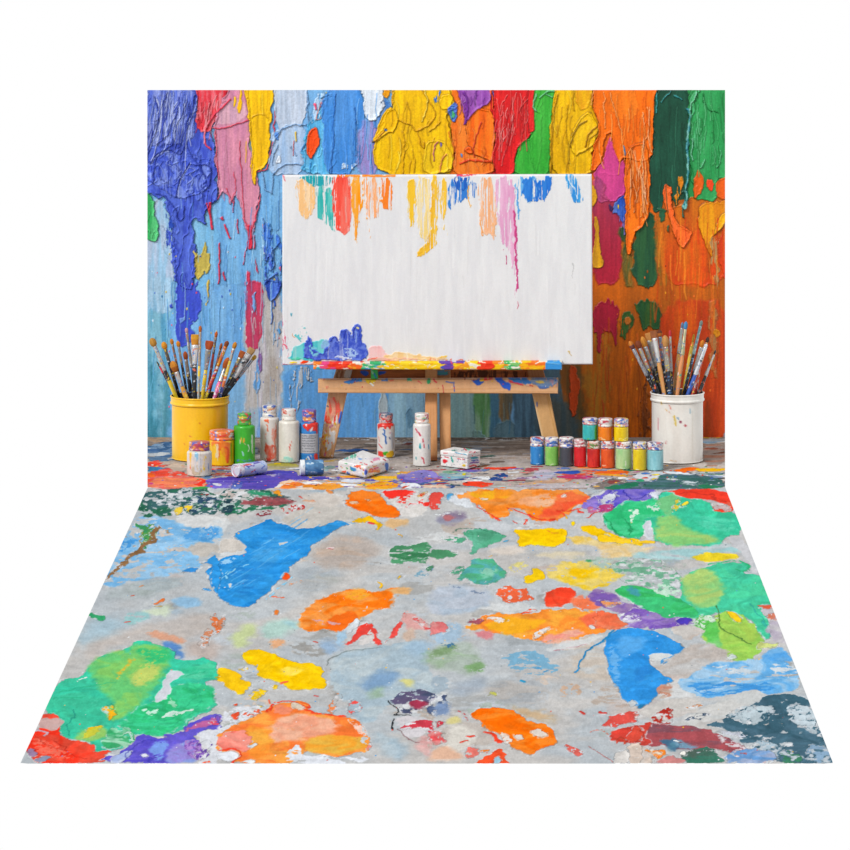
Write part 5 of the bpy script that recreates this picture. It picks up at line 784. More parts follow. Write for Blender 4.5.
# ------------------------------------------------------------------ tubs, jars, bottles and boxes
RAT = lambda py: (py - HZ) / FPX      # how much a circle on the floor is flattened in view
def stand(cx, yb, r):
    """depth and centre row of a round thing whose front edge touches the photo row yb"""
    cy = yb - r * RAT(yb); return floor_y(cy), cy
SPL = ['e8483a', '3f68c4', 'f0f0ec', 'e8a03a', 'c87aa8', '48a0b0', 'd8c8c0', '6a5ab0']
def tub(name, label, cat, cx, yb, r, H, base, c2, ops, seed):
    y, cy = stand(cx, yb, r)
    t = thing(name, world(cx, cy, y), label, cat)
    rb = r * .965
    prof = [(0, .0), (rb - 1, 0), (rb, .6), (rb + .3, 1.0), (rb, 1.6), (rb + .1, H - 9.0), (rb - .8, H - 8.8)]
    rimp = [(rb - .6, H - 9.0), (r + .2, H - 8.6), (r + .7, H - 7.6), (r + .7, H - 6.6), (r, H - 5.8), (r + .1, H - 2), (r + .8, H - 1.2), (r + .8, H - .2), (r - .2, H), (r - .8, H - .5)]
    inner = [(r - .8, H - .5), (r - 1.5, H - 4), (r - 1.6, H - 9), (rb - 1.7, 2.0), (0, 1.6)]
    def paint(g):
        g.lay('X', base, [(cx - 200, cy - H - 9), (cx + 200, cy - H - 9), (cx + 200, cy + 9), (cx - 200, cy + 9)], c2=c2, cs=(14, 40), w=0, soft=.1, h=0, rim=0, smooth=False)
        ops(g)
    o = lathe('tub', cx, cy, prof, base, paint, M_GLOSS, t, y, seg=120, step=.9, seed=seed, rr=.5, relief=.5, var=.025)
    lathe('rim', cx, cy, rimp, base, paint, M_GLOSS, t, y, seg=120, step=.6, seed=seed + 3, rr=.4, relief=.5, var=.025)
    lathe('shaded_inside', cx, cy, inner, '3c352c', None, M_MATTE, t, y, seg=96, step=1.2, seed=seed + 9, rr=.5, relief=0)  # inner wall coloured near-black, shade of the tub's opening painted in
    return t, y, cy
def ops_yel(g):
    p = g.lay
    for q in ('437,318 445,322', '380,382 384,386', '640,330 646,334', '520,205 524,209'): p('O', 'c8583a', q, line=.9, w=.6)
    p('O', 'e8a012', '620,60 740,60 740,560 640,560', soft=5, a=.35, h=0, rim=0)  # soft darker strip: shaded right side put into the colour
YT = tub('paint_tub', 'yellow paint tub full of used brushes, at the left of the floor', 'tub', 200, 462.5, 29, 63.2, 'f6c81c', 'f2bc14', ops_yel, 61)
def ops_whi(g):
    p = g.lay
    p('Q', 'd8b040', '222,105 234,112 230,138 222,128', w=.8); p('Q', 'd87a6a', '298,130 306,160', line=1.1, dry=.1); p('Q', 'd8a080', '296,185 300,200', line=.8); p('Q', 'e0a858', '266,165 270,175', line=.8)
    p('Q', 'd8b83a', '335,215 340,250 345,285', line=1.6, w=1); p('Q', '5a8ab0', '358,228 362,236', line=1.1); p('Q', '8a2a4a', '380,255 381,258', line=2.2, w=.6); p('Q', 'b83040', '417,286 419,289', line=2.4, w=.6)
    p('Q', 'd07a88', '190,240 194,280 188,330', line=1.1, dry=.25); p('Q', 'c85a60', '268,410 266,430', line=.8); p('Q', 'a8c4d0', '455,150 470,190 450,200', dry=.4); p('Q', 'cfc6b8', '478,180 484,560', line=1, soft=1.2, a=.5); p('Q', 'd8a878', '300,555 340,560', line=.7, dry=.2)
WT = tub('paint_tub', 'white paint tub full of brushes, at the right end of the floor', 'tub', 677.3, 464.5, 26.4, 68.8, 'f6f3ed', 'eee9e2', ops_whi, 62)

def container(name, label, cat, x0, x1, yb, top, neck, base, ops, group=None, neck_base='f0ece8', neck_ops=None, cap='cap', seed=1, body='body', stack=None, taper=0, shoulder=1.8, c2=None, mat=None):
    """a bottle or jar: body x0..x1 in the photo, foot row yb, cap/lid top row, neck = (x0, x1, row where the cap starts)"""
    r = (x1 - x0) / 2; cx = (x0 + x1) / 2
    if stack is None: y, cy = stand(cx, yb, r); z0 = 0.0
    else:
        y, z0 = stack; cy = HZ + (CH - z0) * FPX / (D0 + y)
    t = thing(name, Vector(((cx - VX) * (D0 + y) / FPX, y, z0)), label, cat, group)
    nr = (neck[1] - neck[0]) / 2; zn = cy - neck[2]; zt = cy - top - nr * RAT(cy) * .6
    zn = zn - (0 if nr > r * .92 else nr * RAT(cy))
    cut = min(shoulder, zn * .2)
    if nr < r * .92: prof = [(0, 0), (r - taper - .6, 0), (r - taper, .6), (r, 2.2), (r, zn - cut - .3), (r * .93, zn - cut * .45), (nr * .96, zn - .1), (nr * .92, zn + .3), (0, zn + .3)]
    else: prof = [(0, 0), (r - taper - .5, 0), (r - taper, .5), (r, 1.8), (r, zn), (0, zn + .2)]
    def paint(g):
        if c2: g.lay('X', base, [(cx - 99, cy - 99), (cx + 99, cy - 99), (cx + 99, cy + 9), (cx - 99, cy + 9)], c2=c2, cs=(5, 16), w=0, soft=.1, h=0, rim=0, smooth=False)
        if ops: ops(g)
    lathe(body, cx, cy, prof, base, paint, mat or M_GLOSS, t, y, seed=seed, z0=z0)
    hc = zt - zn
    cp = [(0, zn + .2), (nr - .3, zn + .2), (nr + .1, zn + .5), (nr + .2, zn + hc * .22), (nr - .2, zn + hc * .3), (nr - .2, zn + hc * .36), (nr + .1, zn + hc * .48), (nr + .1, zn + hc - .7), (nr - .5, zn + hc), (0, zn + hc)]
    def cpaint(g):
        if neck_ops: neck_ops(g, (cx - nr * 3.2, cy - zn - hc - .5, cx + nr * 3.2, cy - zn))
    lathe(cap, cx, cy, cp, neck_base, cpaint, M_GLOSS, t, y, seed=seed + 50, z0=z0, rr=.35)
    return t
def messy(cols, n=26, seed=3):
    def f(g, b):
        g.smear(n, b, cols[2:] or cols, (3, 9), (.9, 2.0), (-.9, .9), seed + 40, .15)
        g.smear(n, b, cols, (3, 8), (1.0, 2.4), (-.5, .5), seed, .1)
        g.spots(int(n * 1.2), b, cols, (.5, 1.3), .8, seed + 1)
    return f
CON = lambda *a, **k: container(*a, **k)
def o_wj(g):
    p = g.lay
    p('O','f0c030','420,470 440,480 430,560 412,540',dry=.15); p('O','e2584a','420,580 436,600 425,630',w=1); p('O','8fc4e0','470,470 500,475 500,540 480,560 465,520',dry=.15); p('O','f0c838','540,520 570,500 575,560 555,640 540,600',dry=.15); p('O','c8c0a8','430,600 520,560 540,660 450,670',dry=.5); p('O','e8b030','500,600 530,640',line=1.4,dry=.2); p('O','5a80c4','590,560 604,600 600,650',dry=.2); p('O','d0d8dc','450,520 540,500 520,640 470,640',dry=.5); p('O','f0b828','405,470 430,520 425,600',line=.7,dry=.3); p('O','a8a49c','520,480 515,660',line=.7,dry=.3)
CON('paint_jar', 'white paint-smeared jar with yellow and blue dabs, in front of the yellow tub', 'jar', 187, 211.8, 476.5, 440.5, (189, 209.3, 448.5), 'e6e2da', o_wj, neck_base='b85a68', neck_ops=messy(['c04858', '5a60b8', 'e8e4e0', '8a4a8a', 'e8a050'], 26, 5), cap='lid', seed=71, c2='dcd6cc')
def o_yj(g):
    p = g.lay
    p('O','ee6a22','600,372 800,372 790,430 760,560 735,555 725,440 690,430 680,520 655,480 650,400 600,410',c2='f08a30',w=1.6,drip=3,h=.8); p('O','e8d8b0','640,400 680,400 670,540 640,560',dry=.3); p('O','e05020','735,430 755,440 748,560',line=2,h=1); p('O','8ab02a','775,400 798,400 798,560 785,540',dry=.2); p('O','f0a030','690,440 720,440 715,520',dry=.2)
CON('paint_jar', 'yellow paint jar with orange drips, beside the green bottle', 'jar', 209.5, 234.3, 466, 429, (209.8, 234.2, 439.5), 'efc01c', o_yj, neck_base='f0804a', neck_ops=messy(['f06a34', 'e8d8d8', 'e84a38', '6a88d0', 'f0a050', 'f0f0f0'], 26, 6), cap='lid', seed=72)
def o_gb(g):
    p = g.lay
    p('J','f0b83a','95,345 105,350 100,395 92,390',w=.8); p('J','f0a83a','118,350 130,355 126,395 112,395',w=.8); p('J','c8e0d8','88,370 92,400',line=.8); p('J','e8f0e8','160,415 170,440 158,470',line=1); p('J','a8d8e0','108,475 116,505',line=1.2); p('J','e0a0a0','128,400 134,410',line=.8); p('J','4f80c8','60,545 200,540',line=2,dry=.45,ds=(2,2)); p('J','dce8d8','190,330 212,330 212,500 195,490',w=1,dry=.05); p('J','2f8a2c','40,250 60,260 60,560 40,560',soft=2,a=.4,h=0)
CON('paint_bottle', 'bright green paint bottle with yellow marks, right of the yellow tub', 'bottle', 233.8, 255, 465.5, 412.3, (237.5, 251.2, 423.5), '44b436', o_gb, neck_base='5aa84a', neck_ops=messy(['4aa848', 'd8dcc8', 'e8c84a', 'c8503a', '4a68b8'], 20, 7), seed=73, c2='3aa830')
def o_rb(g):
    p = g.lay
    p('J','ee6a3a','288,195 340,195 330,240 318,215 300,215',w=1); p('J','e86038','312,240 322,245 325,295',line=1,dry=.1); p('J','e8583c','298,320 312,320 310,400 330,420 400,410 405,520 330,540 300,480',c2='f0a090',dry=.2,ds=(2,5),w=1.5); p('J','f0b0a0','350,260 405,300 400,420 360,400',dry=.4,ds=(1.6,6)); p('J','e07860','375,200 410,260 405,560 390,560',dry=.3); p('J','e04a38','290,520 390,530 380,555 300,550',dry=.25); p('J','c8c4c0','262,220 280,240 275,540 262,520',soft=1.5,a=.5)
CON('paint_bottle', 'white bottle streaked with orange-red paint, left of the clean cream bottle', 'bottle', 260, 279.2, 461.5, 404.5, (262.4, 276.6, 415.5), 'e8e2dc', o_rb, neck_base='efece8', neck_ops=messy(['f0ece8', 'f0ece8', 'e8a070', 'd8d0c8', 'e8d8c0', '4a68b8'], 18, 8), seed=74)
def o_cb(g):
    p = g.lay
    p('J','e06a50','515,405 528,440 512,455',line=1.1,dry=.1); p('J','d84a40','508,425 514,445',line=1.2); p('J','a8dcd0','450,520 500,510 540,530 530,560 470,560',dry=.15,soft=.8); p('J','c8d8c8','430,530 560,540 560,570 430,570',dry=.3); p('J','d86a60','528,380 531,395',line=.7)
CON('paint_bottle', 'plain cream-white bottle with a faint green smear at its foot', 'bottle', 278.6, 299.2, 463, 408, (281.2, 295.2, 419), 'ece8de', o_cb, neck_base='eeebe4', neck_ops=messy(['f0ece4', 'ece8de', 'e8e0d8', 'd86a5a'], 12, 9), seed=75, c2='e4dfd4')
def o_bb(g):
    p = g.lay
    p('J','3f8cd0','580,210 760,210 760,320 580,320',w=1,dry=.02); p('J','e8382c','610,235 700,225 760,225 760,300 730,290 700,300 680,270 660,300 630,270',w=1.4,h=.6); p('J','f4f0f0','640,240 660,236 652,262',w=.6); p('J','f4f0f0','690,270 712,255 700,295 680,300',w=.7); p('J','2f80c0','580,490 760,490 760,570 580,570',w=.8); p('J','e8402e','715,490 760,480 765,560 735,560',w=1.2); p('J','f4f0ec','655,505 700,500 700,550 650,552',dry=.2,w=1); p('J','e8a030','650,530 664,548',line=1.2); p('J','2f58b8','680,510 698,540',line=1.4); p('J','e8382c','735,300 765,300 760,470 748,460',w=1)
def o_lab(g):
    p = g.lay
    p('J','b4b4b8','593,318 745,318 745,488 593,488',w=.4,smooth=False,h=.3,c2='c4c4c8')
    for k, yy in enumerate((335, 356, 378, 400, 422, 444, 466)):
        R = random.Random(k); x = 612
        while x < 728:
            w = R.uniform(8, 26); p('J', '5f6068', f'{x},{yy} {x+w*.5:.0f},{yy+R.uniform(-4,4):.0f} {min(x+w,736):.0f},{yy+R.uniform(-3,3):.0f}', line=.55, w=.5, dry=.1, h=0, rim=0); x += w + R.uniform(3, 9)
BB = CON('paint_bottle', 'blue and red paint bottle with a silver-grey label, beside the left easel leg', 'bottle', 299.3, 319, 462, 408.8, (301.2, 315.2, 420.5), '3f8cd0', o_bb, neck_base='8a70b8', neck_ops=messy(['7a62b8', 'd8406a', 'e8d0d8', '4a68c0', 'e8a050', 'c04858'], 26, 10), seed=76)
yB, cyB = stand(309.15, 462, 9.85)
arc_label('label', 309.15, cyB, 9.85, cyB - 452, cyB - 432.6, 1.12, 'b8b8bc', o_lab, M_MATTE, BB, yB, 176)['label'] = 'silver-grey label with rows of small unreadable print'
def o_mb(g):
    p = g.lay
    p('K','e83a2c','480,235 640,225 635,262 610,250 600,290 580,262 560,285 540,258 500,265 490,290 480,270',w=1.2,h=.6); p('K','2f66b0','540,285 552,290 545,330 560,340 556,370 566,405',line=1.4,w=.8); p('K','2f66b0','530,320 545,335',line=1); p('K','3a4a80','590,350 600,360',line=1); p('K','ea4a3e','480,470 540,470 548,515 485,520',w=1); p('K','4ab02e','530,475 575,468 590,490 560,505 540,500',w=.8,h=.5); p('K','eaba28','575,475 640,462 640,518 560,522',w=1); p('K','e06a6a','495,410 525,440',line=1.4,dry=.2); p('K','d8a0b0','580,300 630,310 625,330',dry=.4); p('K','c8ccd4','600,300 636,310 634,460 610,450',dry=.3); p('K','e88a80','490,350 500,385',line=1,dry=.3)
CON('paint_bottle', 'white bottle with red shoulder and blue squiggle, under the easel crossbar', 'bottle', 377, 394.8, 458, 412.5, (378.8, 392.2, 421.5), 'ece8e4', o_mb, neck_base='e8d0cc', neck_ops=messy(['e84a3a', 'f0e8e4', 'c03a4a', '6a8098', 'e8b0a8'], 24, 11), seed=77)
def o_tb(g):
    p = g.lay
    p('L','c82a4a','85,280 95,290 102,310',line=1); p('L','c02848','115,310 130,330',line=1.6); p('L','2fa0a8','125,400 133,400 140,440 128,448 118,432',w=.5); p('L','c83040','158,400 166,405 168,440 158,440',w=.5); p('L','c83040','155,365 158,385',line=.9); p('L','2fa0a8','85,515 97,515 98,540 86,540',w=.5); p('L','c83040','155,525 162,570',line=1.2); p('L','c84a50','140,515 146,530',line=.9); p('L','2f80a8','205,420 213,450',line=1.4); p('L','3f9ab0','206,370 208,380',line=.8); p('L','d8d4d0','75,490 215,485',line=.6,dry=.3); p('L','d0ccc8','185,240 216,240 216,600 190,600',soft=2,a=.4,h=0)  # last strip greys the right side, painted shade on the round body
CON('paint_bottle', 'tall white bottle dotted with red and teal drops, before the easel mast', 'bottle', 413, 430.7, 466.5, 412.3, (415.2, 429, 421.8), 'edeae6', o_tb, neck_base='efece8', neck_ops=messy(['f0ece8', 'f0ece8', 'e8c8c0', 'c84a60', '9ac0a8', 'e8c870'], 16, 12), seed=78)
# ---- the row of small jars
MS = [['f0eeea', 'f0eeea', 'd8d4d8', '5a80c4', 'c04a58', 'e8a070'], ['f0eeea', 'e8e8e4', '4a78c0', 'e8d060', 'd0a0b8'], ['f0eeea', 'd8d8dc', '6a6a80', '4a68b8', 'c87a80'], ['f4f0ee', 'f0eeea', 'd0a8a8', 'c03a48'], ['f0eeea', 'e8c8b8', 'd86a50', '7a9a60'], ['f0eeea', '4a70c0', 'c8504a', 'd8d0d0', '98c0d8']]
def plain(lo, hi, seed, cols):
    def f(g):
        b = (g.x.min(), g.y.min(), g.x.max(), g.y.max())
        g.smear(10, (b[0], b[1] + (b[3] - b[1]) * .3, b[2], b[3]), [lo, hi], (4, 12), (.8, 1.8), (1.3, 1.8), seed, .45, .2)
        g.smear(5, (b[0], b[3] - 3.5, b[2], b[3] - .5), cols, (2, 5), (.6, 1.2), (-.3, .3), seed + 3, .3, .2)
    return f
row = [('light blue', 530.3, 544.8, 465, 436.3, 446, '3f92d4', '2f80c4', 'sky-blue paint jar at the left end of the jar row', 'cde4f0'),
       ('green', 545.2, 558.8, 466, 436.6, 446.2, '82c25a', '9ad070', 'leaf-green paint jar, second from the left in the jar row', 'd8e8c0'),
       ('black', 559.2, 573.8, 466.6, 436.4, 447.3, '33353c', '4a4c54', 'charcoal-black paint jar in the jar row', '8a8c90'),
       ('red', 574, 586.4, 467, 438.4, 446.6, 'dc2f34', 'c42028', 'bright red paint jar beside the charcoal-black jar', 'f0a0a0'),
       ('red', 587.3, 600.3, 467.8, 440, 448.4, 'd83a30', 'c02a28', 'red paint jar directly left of the orange jar in the front row', 'f0b0a0'),
       ('orange', 601, 615, 468.6, 440, 448.4, 'e0602a', 'cc4a20', 'burnt-orange paint jar in the front row of jars', 'f0c0a0'),
       ('pale green', 615.6, 631.8, 469.5, 440.6, 448.2, 'a4d696', 'b8dca4', 'pale mint-green paint jar in the front row', 'e0f0d8'),
       ('yellow', 633, 646.5, 470.7, 441, 449, 'e6d02a', 'd8bc20', 'lemon-yellow paint jar in the front row beside the pale blue jar', 'f4f0c0'),
       ('pale blue', 646.9, 663.4, 470.8, 441.2, 449.6, '9cd2da', '86c2cc', 'pale blue paint jar at the right end of the jar row', 'd8f0f4')]
ROWY = []
for k, (nm, x0, x1, yb, top, nk, c, c2, lab, hl) in enumerate(row):
    t = CON('paint_jar', lab, 'jar', x0, x1, yb, top, (x0 + .1, x1 - .1, nk), c, plain(c2, hl if k % 3 == 0 else c2, 80 + k, [hl]), 'small paint jars in the front row', neck_base='ece8e6', neck_ops=messy(MS[k % 6], 26, 90 + k), cap='lid', seed=100 + k, c2=c2)
    ROWY.append(t)
bpy.context.view_layer.update()
def top_of(t):
    return max((max(v.co.z for v in ch.data.vertices)) for ch in COL.objects if ch.parent == t)
top3 = [((3, 4), 582.6, 597.6, 417.3, 424.5, '4cc4c0', '38b0b0', 'turquoise paint jar on top of the jar row, leftmost of the upper three', '58b84a'),
        ((4, 5), 598.2, 612.4, 417.6, 426.5, 'f08a1e', 'e47a18', 'orange paint jar in the middle of the upper three jars', 'f0d0a0'),
        ((5, 6), 614, 628.2, 417.8, 426.6, 'f0d418', 'e4c414', 'yellow paint jar on top of the jar row, rightmost of the upper three', 'f8f0b0')]
for k, (sup, x0, x1, top, nk, c, c2, lab, hl) in enumerate(top3):
    y = (ROWY[sup[0]].location.y + ROWY[sup[1]].location.y) / 2
    z = max(top_of(ROWY[s]) for s in sup) + .0005
    cy0 = HZ + (CH - z) * FPX / (D0 + y)
    def o3(g, k=k, c2=c2, hl=hl, x1=x1, x0=x0):
        plain(c2, c2, 120 + k, [hl])(g)
        if k == 0: g.lay('X', '4cb44a', [(x1 - 3, 424), (x1 + 6, 424), (x1 + 6, 442), (x1 - 3, 442)], w=1)
    CON('paint_jar', lab, 'jar', x0, x1, cy0, top, (x0 + .1, x1 - .1, nk), c, o3, 'paint jars stacked on the front row', neck_base='ece8e6', neck_ops=messy(MS[(k + 5) % 6], 26, 130 + k), cap='lid', seed=140 + k, c2=c2, stack=(y, z))
# ---- two jars lying on their sides
def lying(name, label, a, b, r, base, ops, endc, cap_ops, seed, yb):
    """a cylinder lying on the floor, axis from photo point a (its near end) to b"""
    y0 = floor_y(yb[0]); y1 = floor_y(yb[1])
    d = (D0 + y0) / FPX
    A = world(a, 450, y0); B = world(b, 450, y1); R = r * d
    A.z = B.z = R + .001
    ax = (B - A); Ln = ax.length; ax.normalize()
    side = Vector((0, 0, 1)).cross(ax).normalized(); up = Vector((0, 0, 1))
    t = thing(name, Vector(((A.x + B.x) / 2, (A.y + B.y) / 2, 0)), label, 'jar')
    def tube(nm, prof, col, o, sd):
        P = resample(rnd(prof, .5), .6); seg = 84
        rr = np.array([q[0] for q in P]); zz = np.array([q[1] for q in P]); th = np.linspace(-math.pi, math.pi, seg, endpoint=False)
        RR, TH = np.meshgrid(rr, th, indexing='ij'); ZZ = np.repeat(zz[:, None], seg, 1)
        g = Paint(ZZ, np.maximum(RR, .01) * TH, col, w=.9, ws=3, seed=sd, cs=(6, 3))
        if o: o(g)
        R2 = RR + g.hgt.reshape(RR.shape) * .15 * (RR > .3)
        # angle 0 faces the camera side, positive = downwards
        sv = -np.array(side) if side.y > 0 else np.array(side)
        uv = np.array(up)
        V = np.array(A)[None, None] + np.array(ax)[None, None] * (ZZ * d)[..., None] + sv[None, None] * (R2 * np.cos(TH) * d)[..., None] - uv[None, None] * (R2 * np.sin(TH) * d)[..., None]
        f = grid_faces(len(P), seg, True)
        o_ = mesh_obj(nm, V.reshape(-1, 3), f, g.rgba(KALB), M_GLOSS, t)
        bm = bmesh.new(); bm.from_mesh(o_.data); bmesh.ops.recalc_face_normals(bm, faces=bm.faces); bm.to_mesh(o_.data); bm.free()
        return o_
    L = Ln / d
    tube('body', [(0, L * .2), (r, L * .2), (r, L - 1), (r - .8, L), (0, L)], base, ops, seed)
    tube('lid', [(0, .6), (r * .82, .6), (r * .9, 0), (r + .2, .2), (r + .3, L * .2 - .4), (r, L * .2), (0, L * .2)], endc, cap_ops, seed + 5)
def o_l1(g):
    b = (4, -18, 40, 18)
    g.smear(40, b, ['4a68c0', 'f0f0f0', '6a58b0', 'd85a5a', '8ab0e0', 'e0d8e0', '3f58b8'], (3, 9), (1, 2.4), (-.6, .8), 31, .1)
lying('paint_jar', 'jar lying on its side, smeared blue and white, in front of the green bottle', 235, 264, 6.4, 'c4d0ea', o_l1, 'dcdce4', lambda g: g.smear(16, (-1, -18, 8, 18), ['f0f0f0', '5a78c4', 'd0a0b0', 'e8e4e8'], (2, 5), (.8, 1.8), (0, 3), 33, .1), 150, (477.5, 473.5))
def o_l2(g):
    g.lay('X', '5a8cb8', [(0, -20), (40, -20), (40, 20), (0, 20)], c2='3f6f98', cs=(5, 4), w=0, soft=.1, h=0, rim=0)
    g.smear(14, (6, -9, 26, 4), ['c8dce8', '88b0d0', '3a6488', 'e0eef4'], (3, 8), (.7, 1.5), (-.3, .3), 36, .3)
lying('paint_jar', 'steel-blue jar lying on its side with a white lid facing left', 300, 323.5, 7.6, '5a8cb8', o_l2, 'e8ecee', lambda g: g.smear(10, (-1, -20, 6, 20), ['f4f4f4', 'a8bccc', 'dce4e8'], (2, 5), (.8, 1.6), (0, 3), 37, .1), 160, (475.6, 475.2))
# ---- two paint boxes
def box_part(name, corners, z0, z1, base, ops, parent, seed, rad=.05, puff=0.0):
    """box on the four ground corners, rounded, painted"""
    bm = bmesh.new()
    lo = [bm.verts.new((c.x, c.y, z0)) for c in corners]; hi = [bm.verts.new((c.x, c.y, z1)) for c in corners]
    bm.faces.new(lo[::-1]); bm.faces.new(hi)
    for i in range(4): bm.faces.new((lo[i], lo[(i + 1) % 4], hi[(i + 1) % 4], hi[i]))
    bmesh.ops.recalc_face_normals(bm, faces=bm.faces)
    bmesh.ops.bevel(bm, geom=bm.edges[:], offset=rad, segments=4, profile=.5, affect='EDGES')
    bmesh.ops.triangulate(bm, faces=bm.faces)
    for _ in range(7):
        E = [e for e in bm.edges if e.calc_length() > .0022]
        if not E: break
        bmesh.ops.subdivide_edges(bm, edges=E, cuts=1)
        bmesh.ops.triangulate(bm, faces=bm.faces)
    bm.verts.ensure_lookup_table()
    co = np.array([v.co for v in bm.verts]); px, py = px_of(co)
    bm.normal_update()
    g = Paint(px, py, base, w=1, ws=3, seed=seed, cs=(6, 3))
    ops(g)
    nr = np.array([v.normal for v in bm.verts])
    co = co + nr * (g.hgt * .0006)[:, None]
    faces = [[v.index for v in f.verts] for f in bm.faces]; bm.free()
    return mesh_obj(name, co, faces, g.rgba(KALB), M_MATTE, parent)
def fl(px, py): return world(px, py, floor_y(py))
def o_b1(g):
    g.smear(60, (336, 450, 391, 480), ['f2f0ee', 'ece8e6', 'e4e0e4'], (4, 12), (1.4, 3), (-.7, .7), 41, .2)
    p = g.lay
    p('K','58b890','260,505 310,500 300,540 250,545',dry=.2); p('K','7ac8b0','220,545 280,520',line=2,dry=.3); p('K','e89ab0','430,545 500,530 520,550 450,565',dry=.3); p('K','8ab0dc','320,530 380,545 330,555',dry=.35); p('K','d85a60','340,572 400,590',line=1,dry=.2); p('K','b83040','540,548 556,556',line=1.2); p('K','b83040','435,565 445,572',line=1)
    p('K','3fa05a','200,575 240,580 225,590',dry=.1); p('K','3f9a58','215,610 240,620 230,635',dry=.1); p('K','3f8cc8','250,605 300,620 310,650 270,640',dry=.15); p('K','e8603a','285,600 350,595 340,615 300,612',dry=.1); p('K','e8583a','180,655 225,640 220,665',dry=.1); p('K','3f6ac4','235,660 250,665',line=1.4); p('K','4a60c0','385,620 410,650 385,690 375,660',dry=.2); p('K','e8d060','360,650 380,670 370,690',dry=.25); p('K','d85a48','340,620 370,640',line=1.4,dry=.2)
    g.smear(9, (370, 466, 385, 474), ['e87a6a', 'e8a090', 'd05a90', 'f0a060'], (3, 8), (.8, 1.6), (-.5, -.1), 49, .3); p('K','5a80c8','550,570 585,580 580,650 555,640',dry=.2); p('K','f0a060','420,650 500,650',line=2,dry=.3); pass
    g.spots(50, (336, 455, 391, 479), ['d85a58', '3f78c0', '48a868', 'e8c850', 'c878a8'], (.4, .9), .7, 43)
b1 = thing('paint_box', fl(364, 472), 'low white box smeared with many colours, on the floor before the left easel leg', 'box')
c = [fl(337.6, 473), fl(365.5, 479), fl(389.8, 471.2)]
c.append(c[0] + c[2] - c[1] + Vector((0, .06, 0)))
box_part('box', c, .001, .0295, 'efedeb', o_b1, b1, 171, .006)
def o_b2(g):
    g.smear(50, (438, 444, 482, 471), ['f2f0ee', 'ece8e6', 'e8e4e4'], (4, 10), (1.2, 2.6), (-.4, .4), 45, .2)
    p = g.lay
    p('L','e02a34','322,550 345,545 365,560 340,580 325,575',w=.8); p('L','d8404a','340,525 365,530',line=1,dry=.2); p('L','4fb0a0','395,530 410,565',line=1.6,dry=.15); p('L','e8c43a','490,590 515,588 512,608 492,608',w=.6); p('L','c84a58','500,455 520,468',line=1.4,dry=.2); p('L','6ab8a0','520,455 550,465',line=1.4,dry=.2); p('L','e89090','330,490 360,495',line=1.2,dry=.2); p('L','7ab0c8','430,490 520,505',line=1.2,dry=.3); p('L','d86060','450,540 520,545',line=.9,dry=.3); p('L','48a0b0','550,530 600,520 630,540 570,548',dry=.25); p('L','4a60b0','570,560 620,555',line=1.2,dry=.4,ds=(2,2)); p('L','d84a48','540,605 600,595 610,610',line=1.5,dry=.3); p('L','c84050','545,490 620,480',line=1,dry=.3); p('L','8a6ab0','545,580 620,570',line=1.4,dry=.4,ds=(2,2)); p('L','3f9a90','400,470 440,465',line=1,dry=.3)
    g.spots(40, (438, 444, 482, 471), ['d85a58', '3f78a8', '48a8a0', '6a58a0', '30405a'], (.3, .7), .8, 47)
b2 = thing('paint_box', fl(460, 467), 'white lidded box with colour flecks, at the foot of the easel mast', 'box')
c = [fl(440.5, 466.2), fl(467.3, 469.6), fl(480.3, 466.2)]
c.append(c[0] + c[2] - c[1])
m = sum(c, Vector()) / 4
box_part('box', c, .001, .026, 'efedeb', o_b2, b2, 172, .002)
box_part('lid', [m + (q - m) * 1.03 for q in c], .0262, .0385, 'f1efed', o_b2, b2, 173, .003)
# ------------------------------------------------------------------ the brushes
def tube_mesh(name, A, B, rings, cols, mat, parent, side, sd, splat=None, seg=14):
    """rings: list of (t along A-B, half width, half thickness); cols: list of (t, colour)"""
    ax = B - A; L = ax.length; ax = ax.normalized(); nrm = ax.cross(side).normalized(); sv = nrm.cross(ax).normalized()
    P = []
    for (t0, w0, k0), (t1, w1, k1) in zip(rings, rings[1:]):
        n = max(1, int(abs(t1 - t0) * L / .002))
        for i in range(n): f = i / n; P.append((t0 + (t1 - t0) * f, w0 + (w1 - w0) * f, k0 + (k1 - k0) * f))
    P.append(rings[-1])
    th = np.linspace(0, 2 * math.pi, seg, endpoint=False)
    V = []; T = []
    for t, w, k in P:
        c = A + (B - A) * t
        for a in th:
            V.append(c + sv * (math.cos(a) * w) + nrm * (math.sin(a) * k)); T.append(t)
    T = np.array(T); S = np.tile(np.arange(seg), len(P))
    n = len(P); faces = [tuple(int(q) for q in f) for f in grid_faces(n, seg, True)]
    faces.append(tuple(range(seg - 1, -1, -1))); faces.append(tuple((n - 1) * seg + i for i in range(seg)))
    C = np.zeros((len(V), 3), np.float32)
    Lp = L / U
    nz = fb(S / 3.0 + sd, T * Lp / 2.2, sd, 2) * .012 * min(1, 30 / max(Lp, 1))
    for (t0, c) in cols: C[T + nz >= t0] = hexc(c)
    if splat:
        k, pal = splat
        for i, c in enumerate(pal):
            m = fb(S / 2.6 + 7 * i, T * Lp / 2.4 + 3 * i, sd + 13 * i, 2) > .62 - k
            C[m] = hexc(c)
    C *= (1 + .16 * fb(S / 1.4, T * Lp / 9, sd + 99, 2))[:, None]
    C = np.clip(C, 0, 1)
    lin = np.where(C <= .04045, C / 12.92, ((C + .055) / 1.055) ** 2.4) * KALB
    o = mesh_obj(name, [tuple(v) for v in V], faces, np.concatenate([lin, np.ones((len(lin), 1))], 1), mat, parent)
    bm = bmesh.new(); bm.from_mesh(o.data); bmesh.ops.recalc_face_normals(bm, faces=bm.faces); bm.to_mesh(o.data); bm.free()
    return o
WHT = ['f0f0f0', 'c8c8cc', 'e86a4a', '5a90d0', 'f0d040']
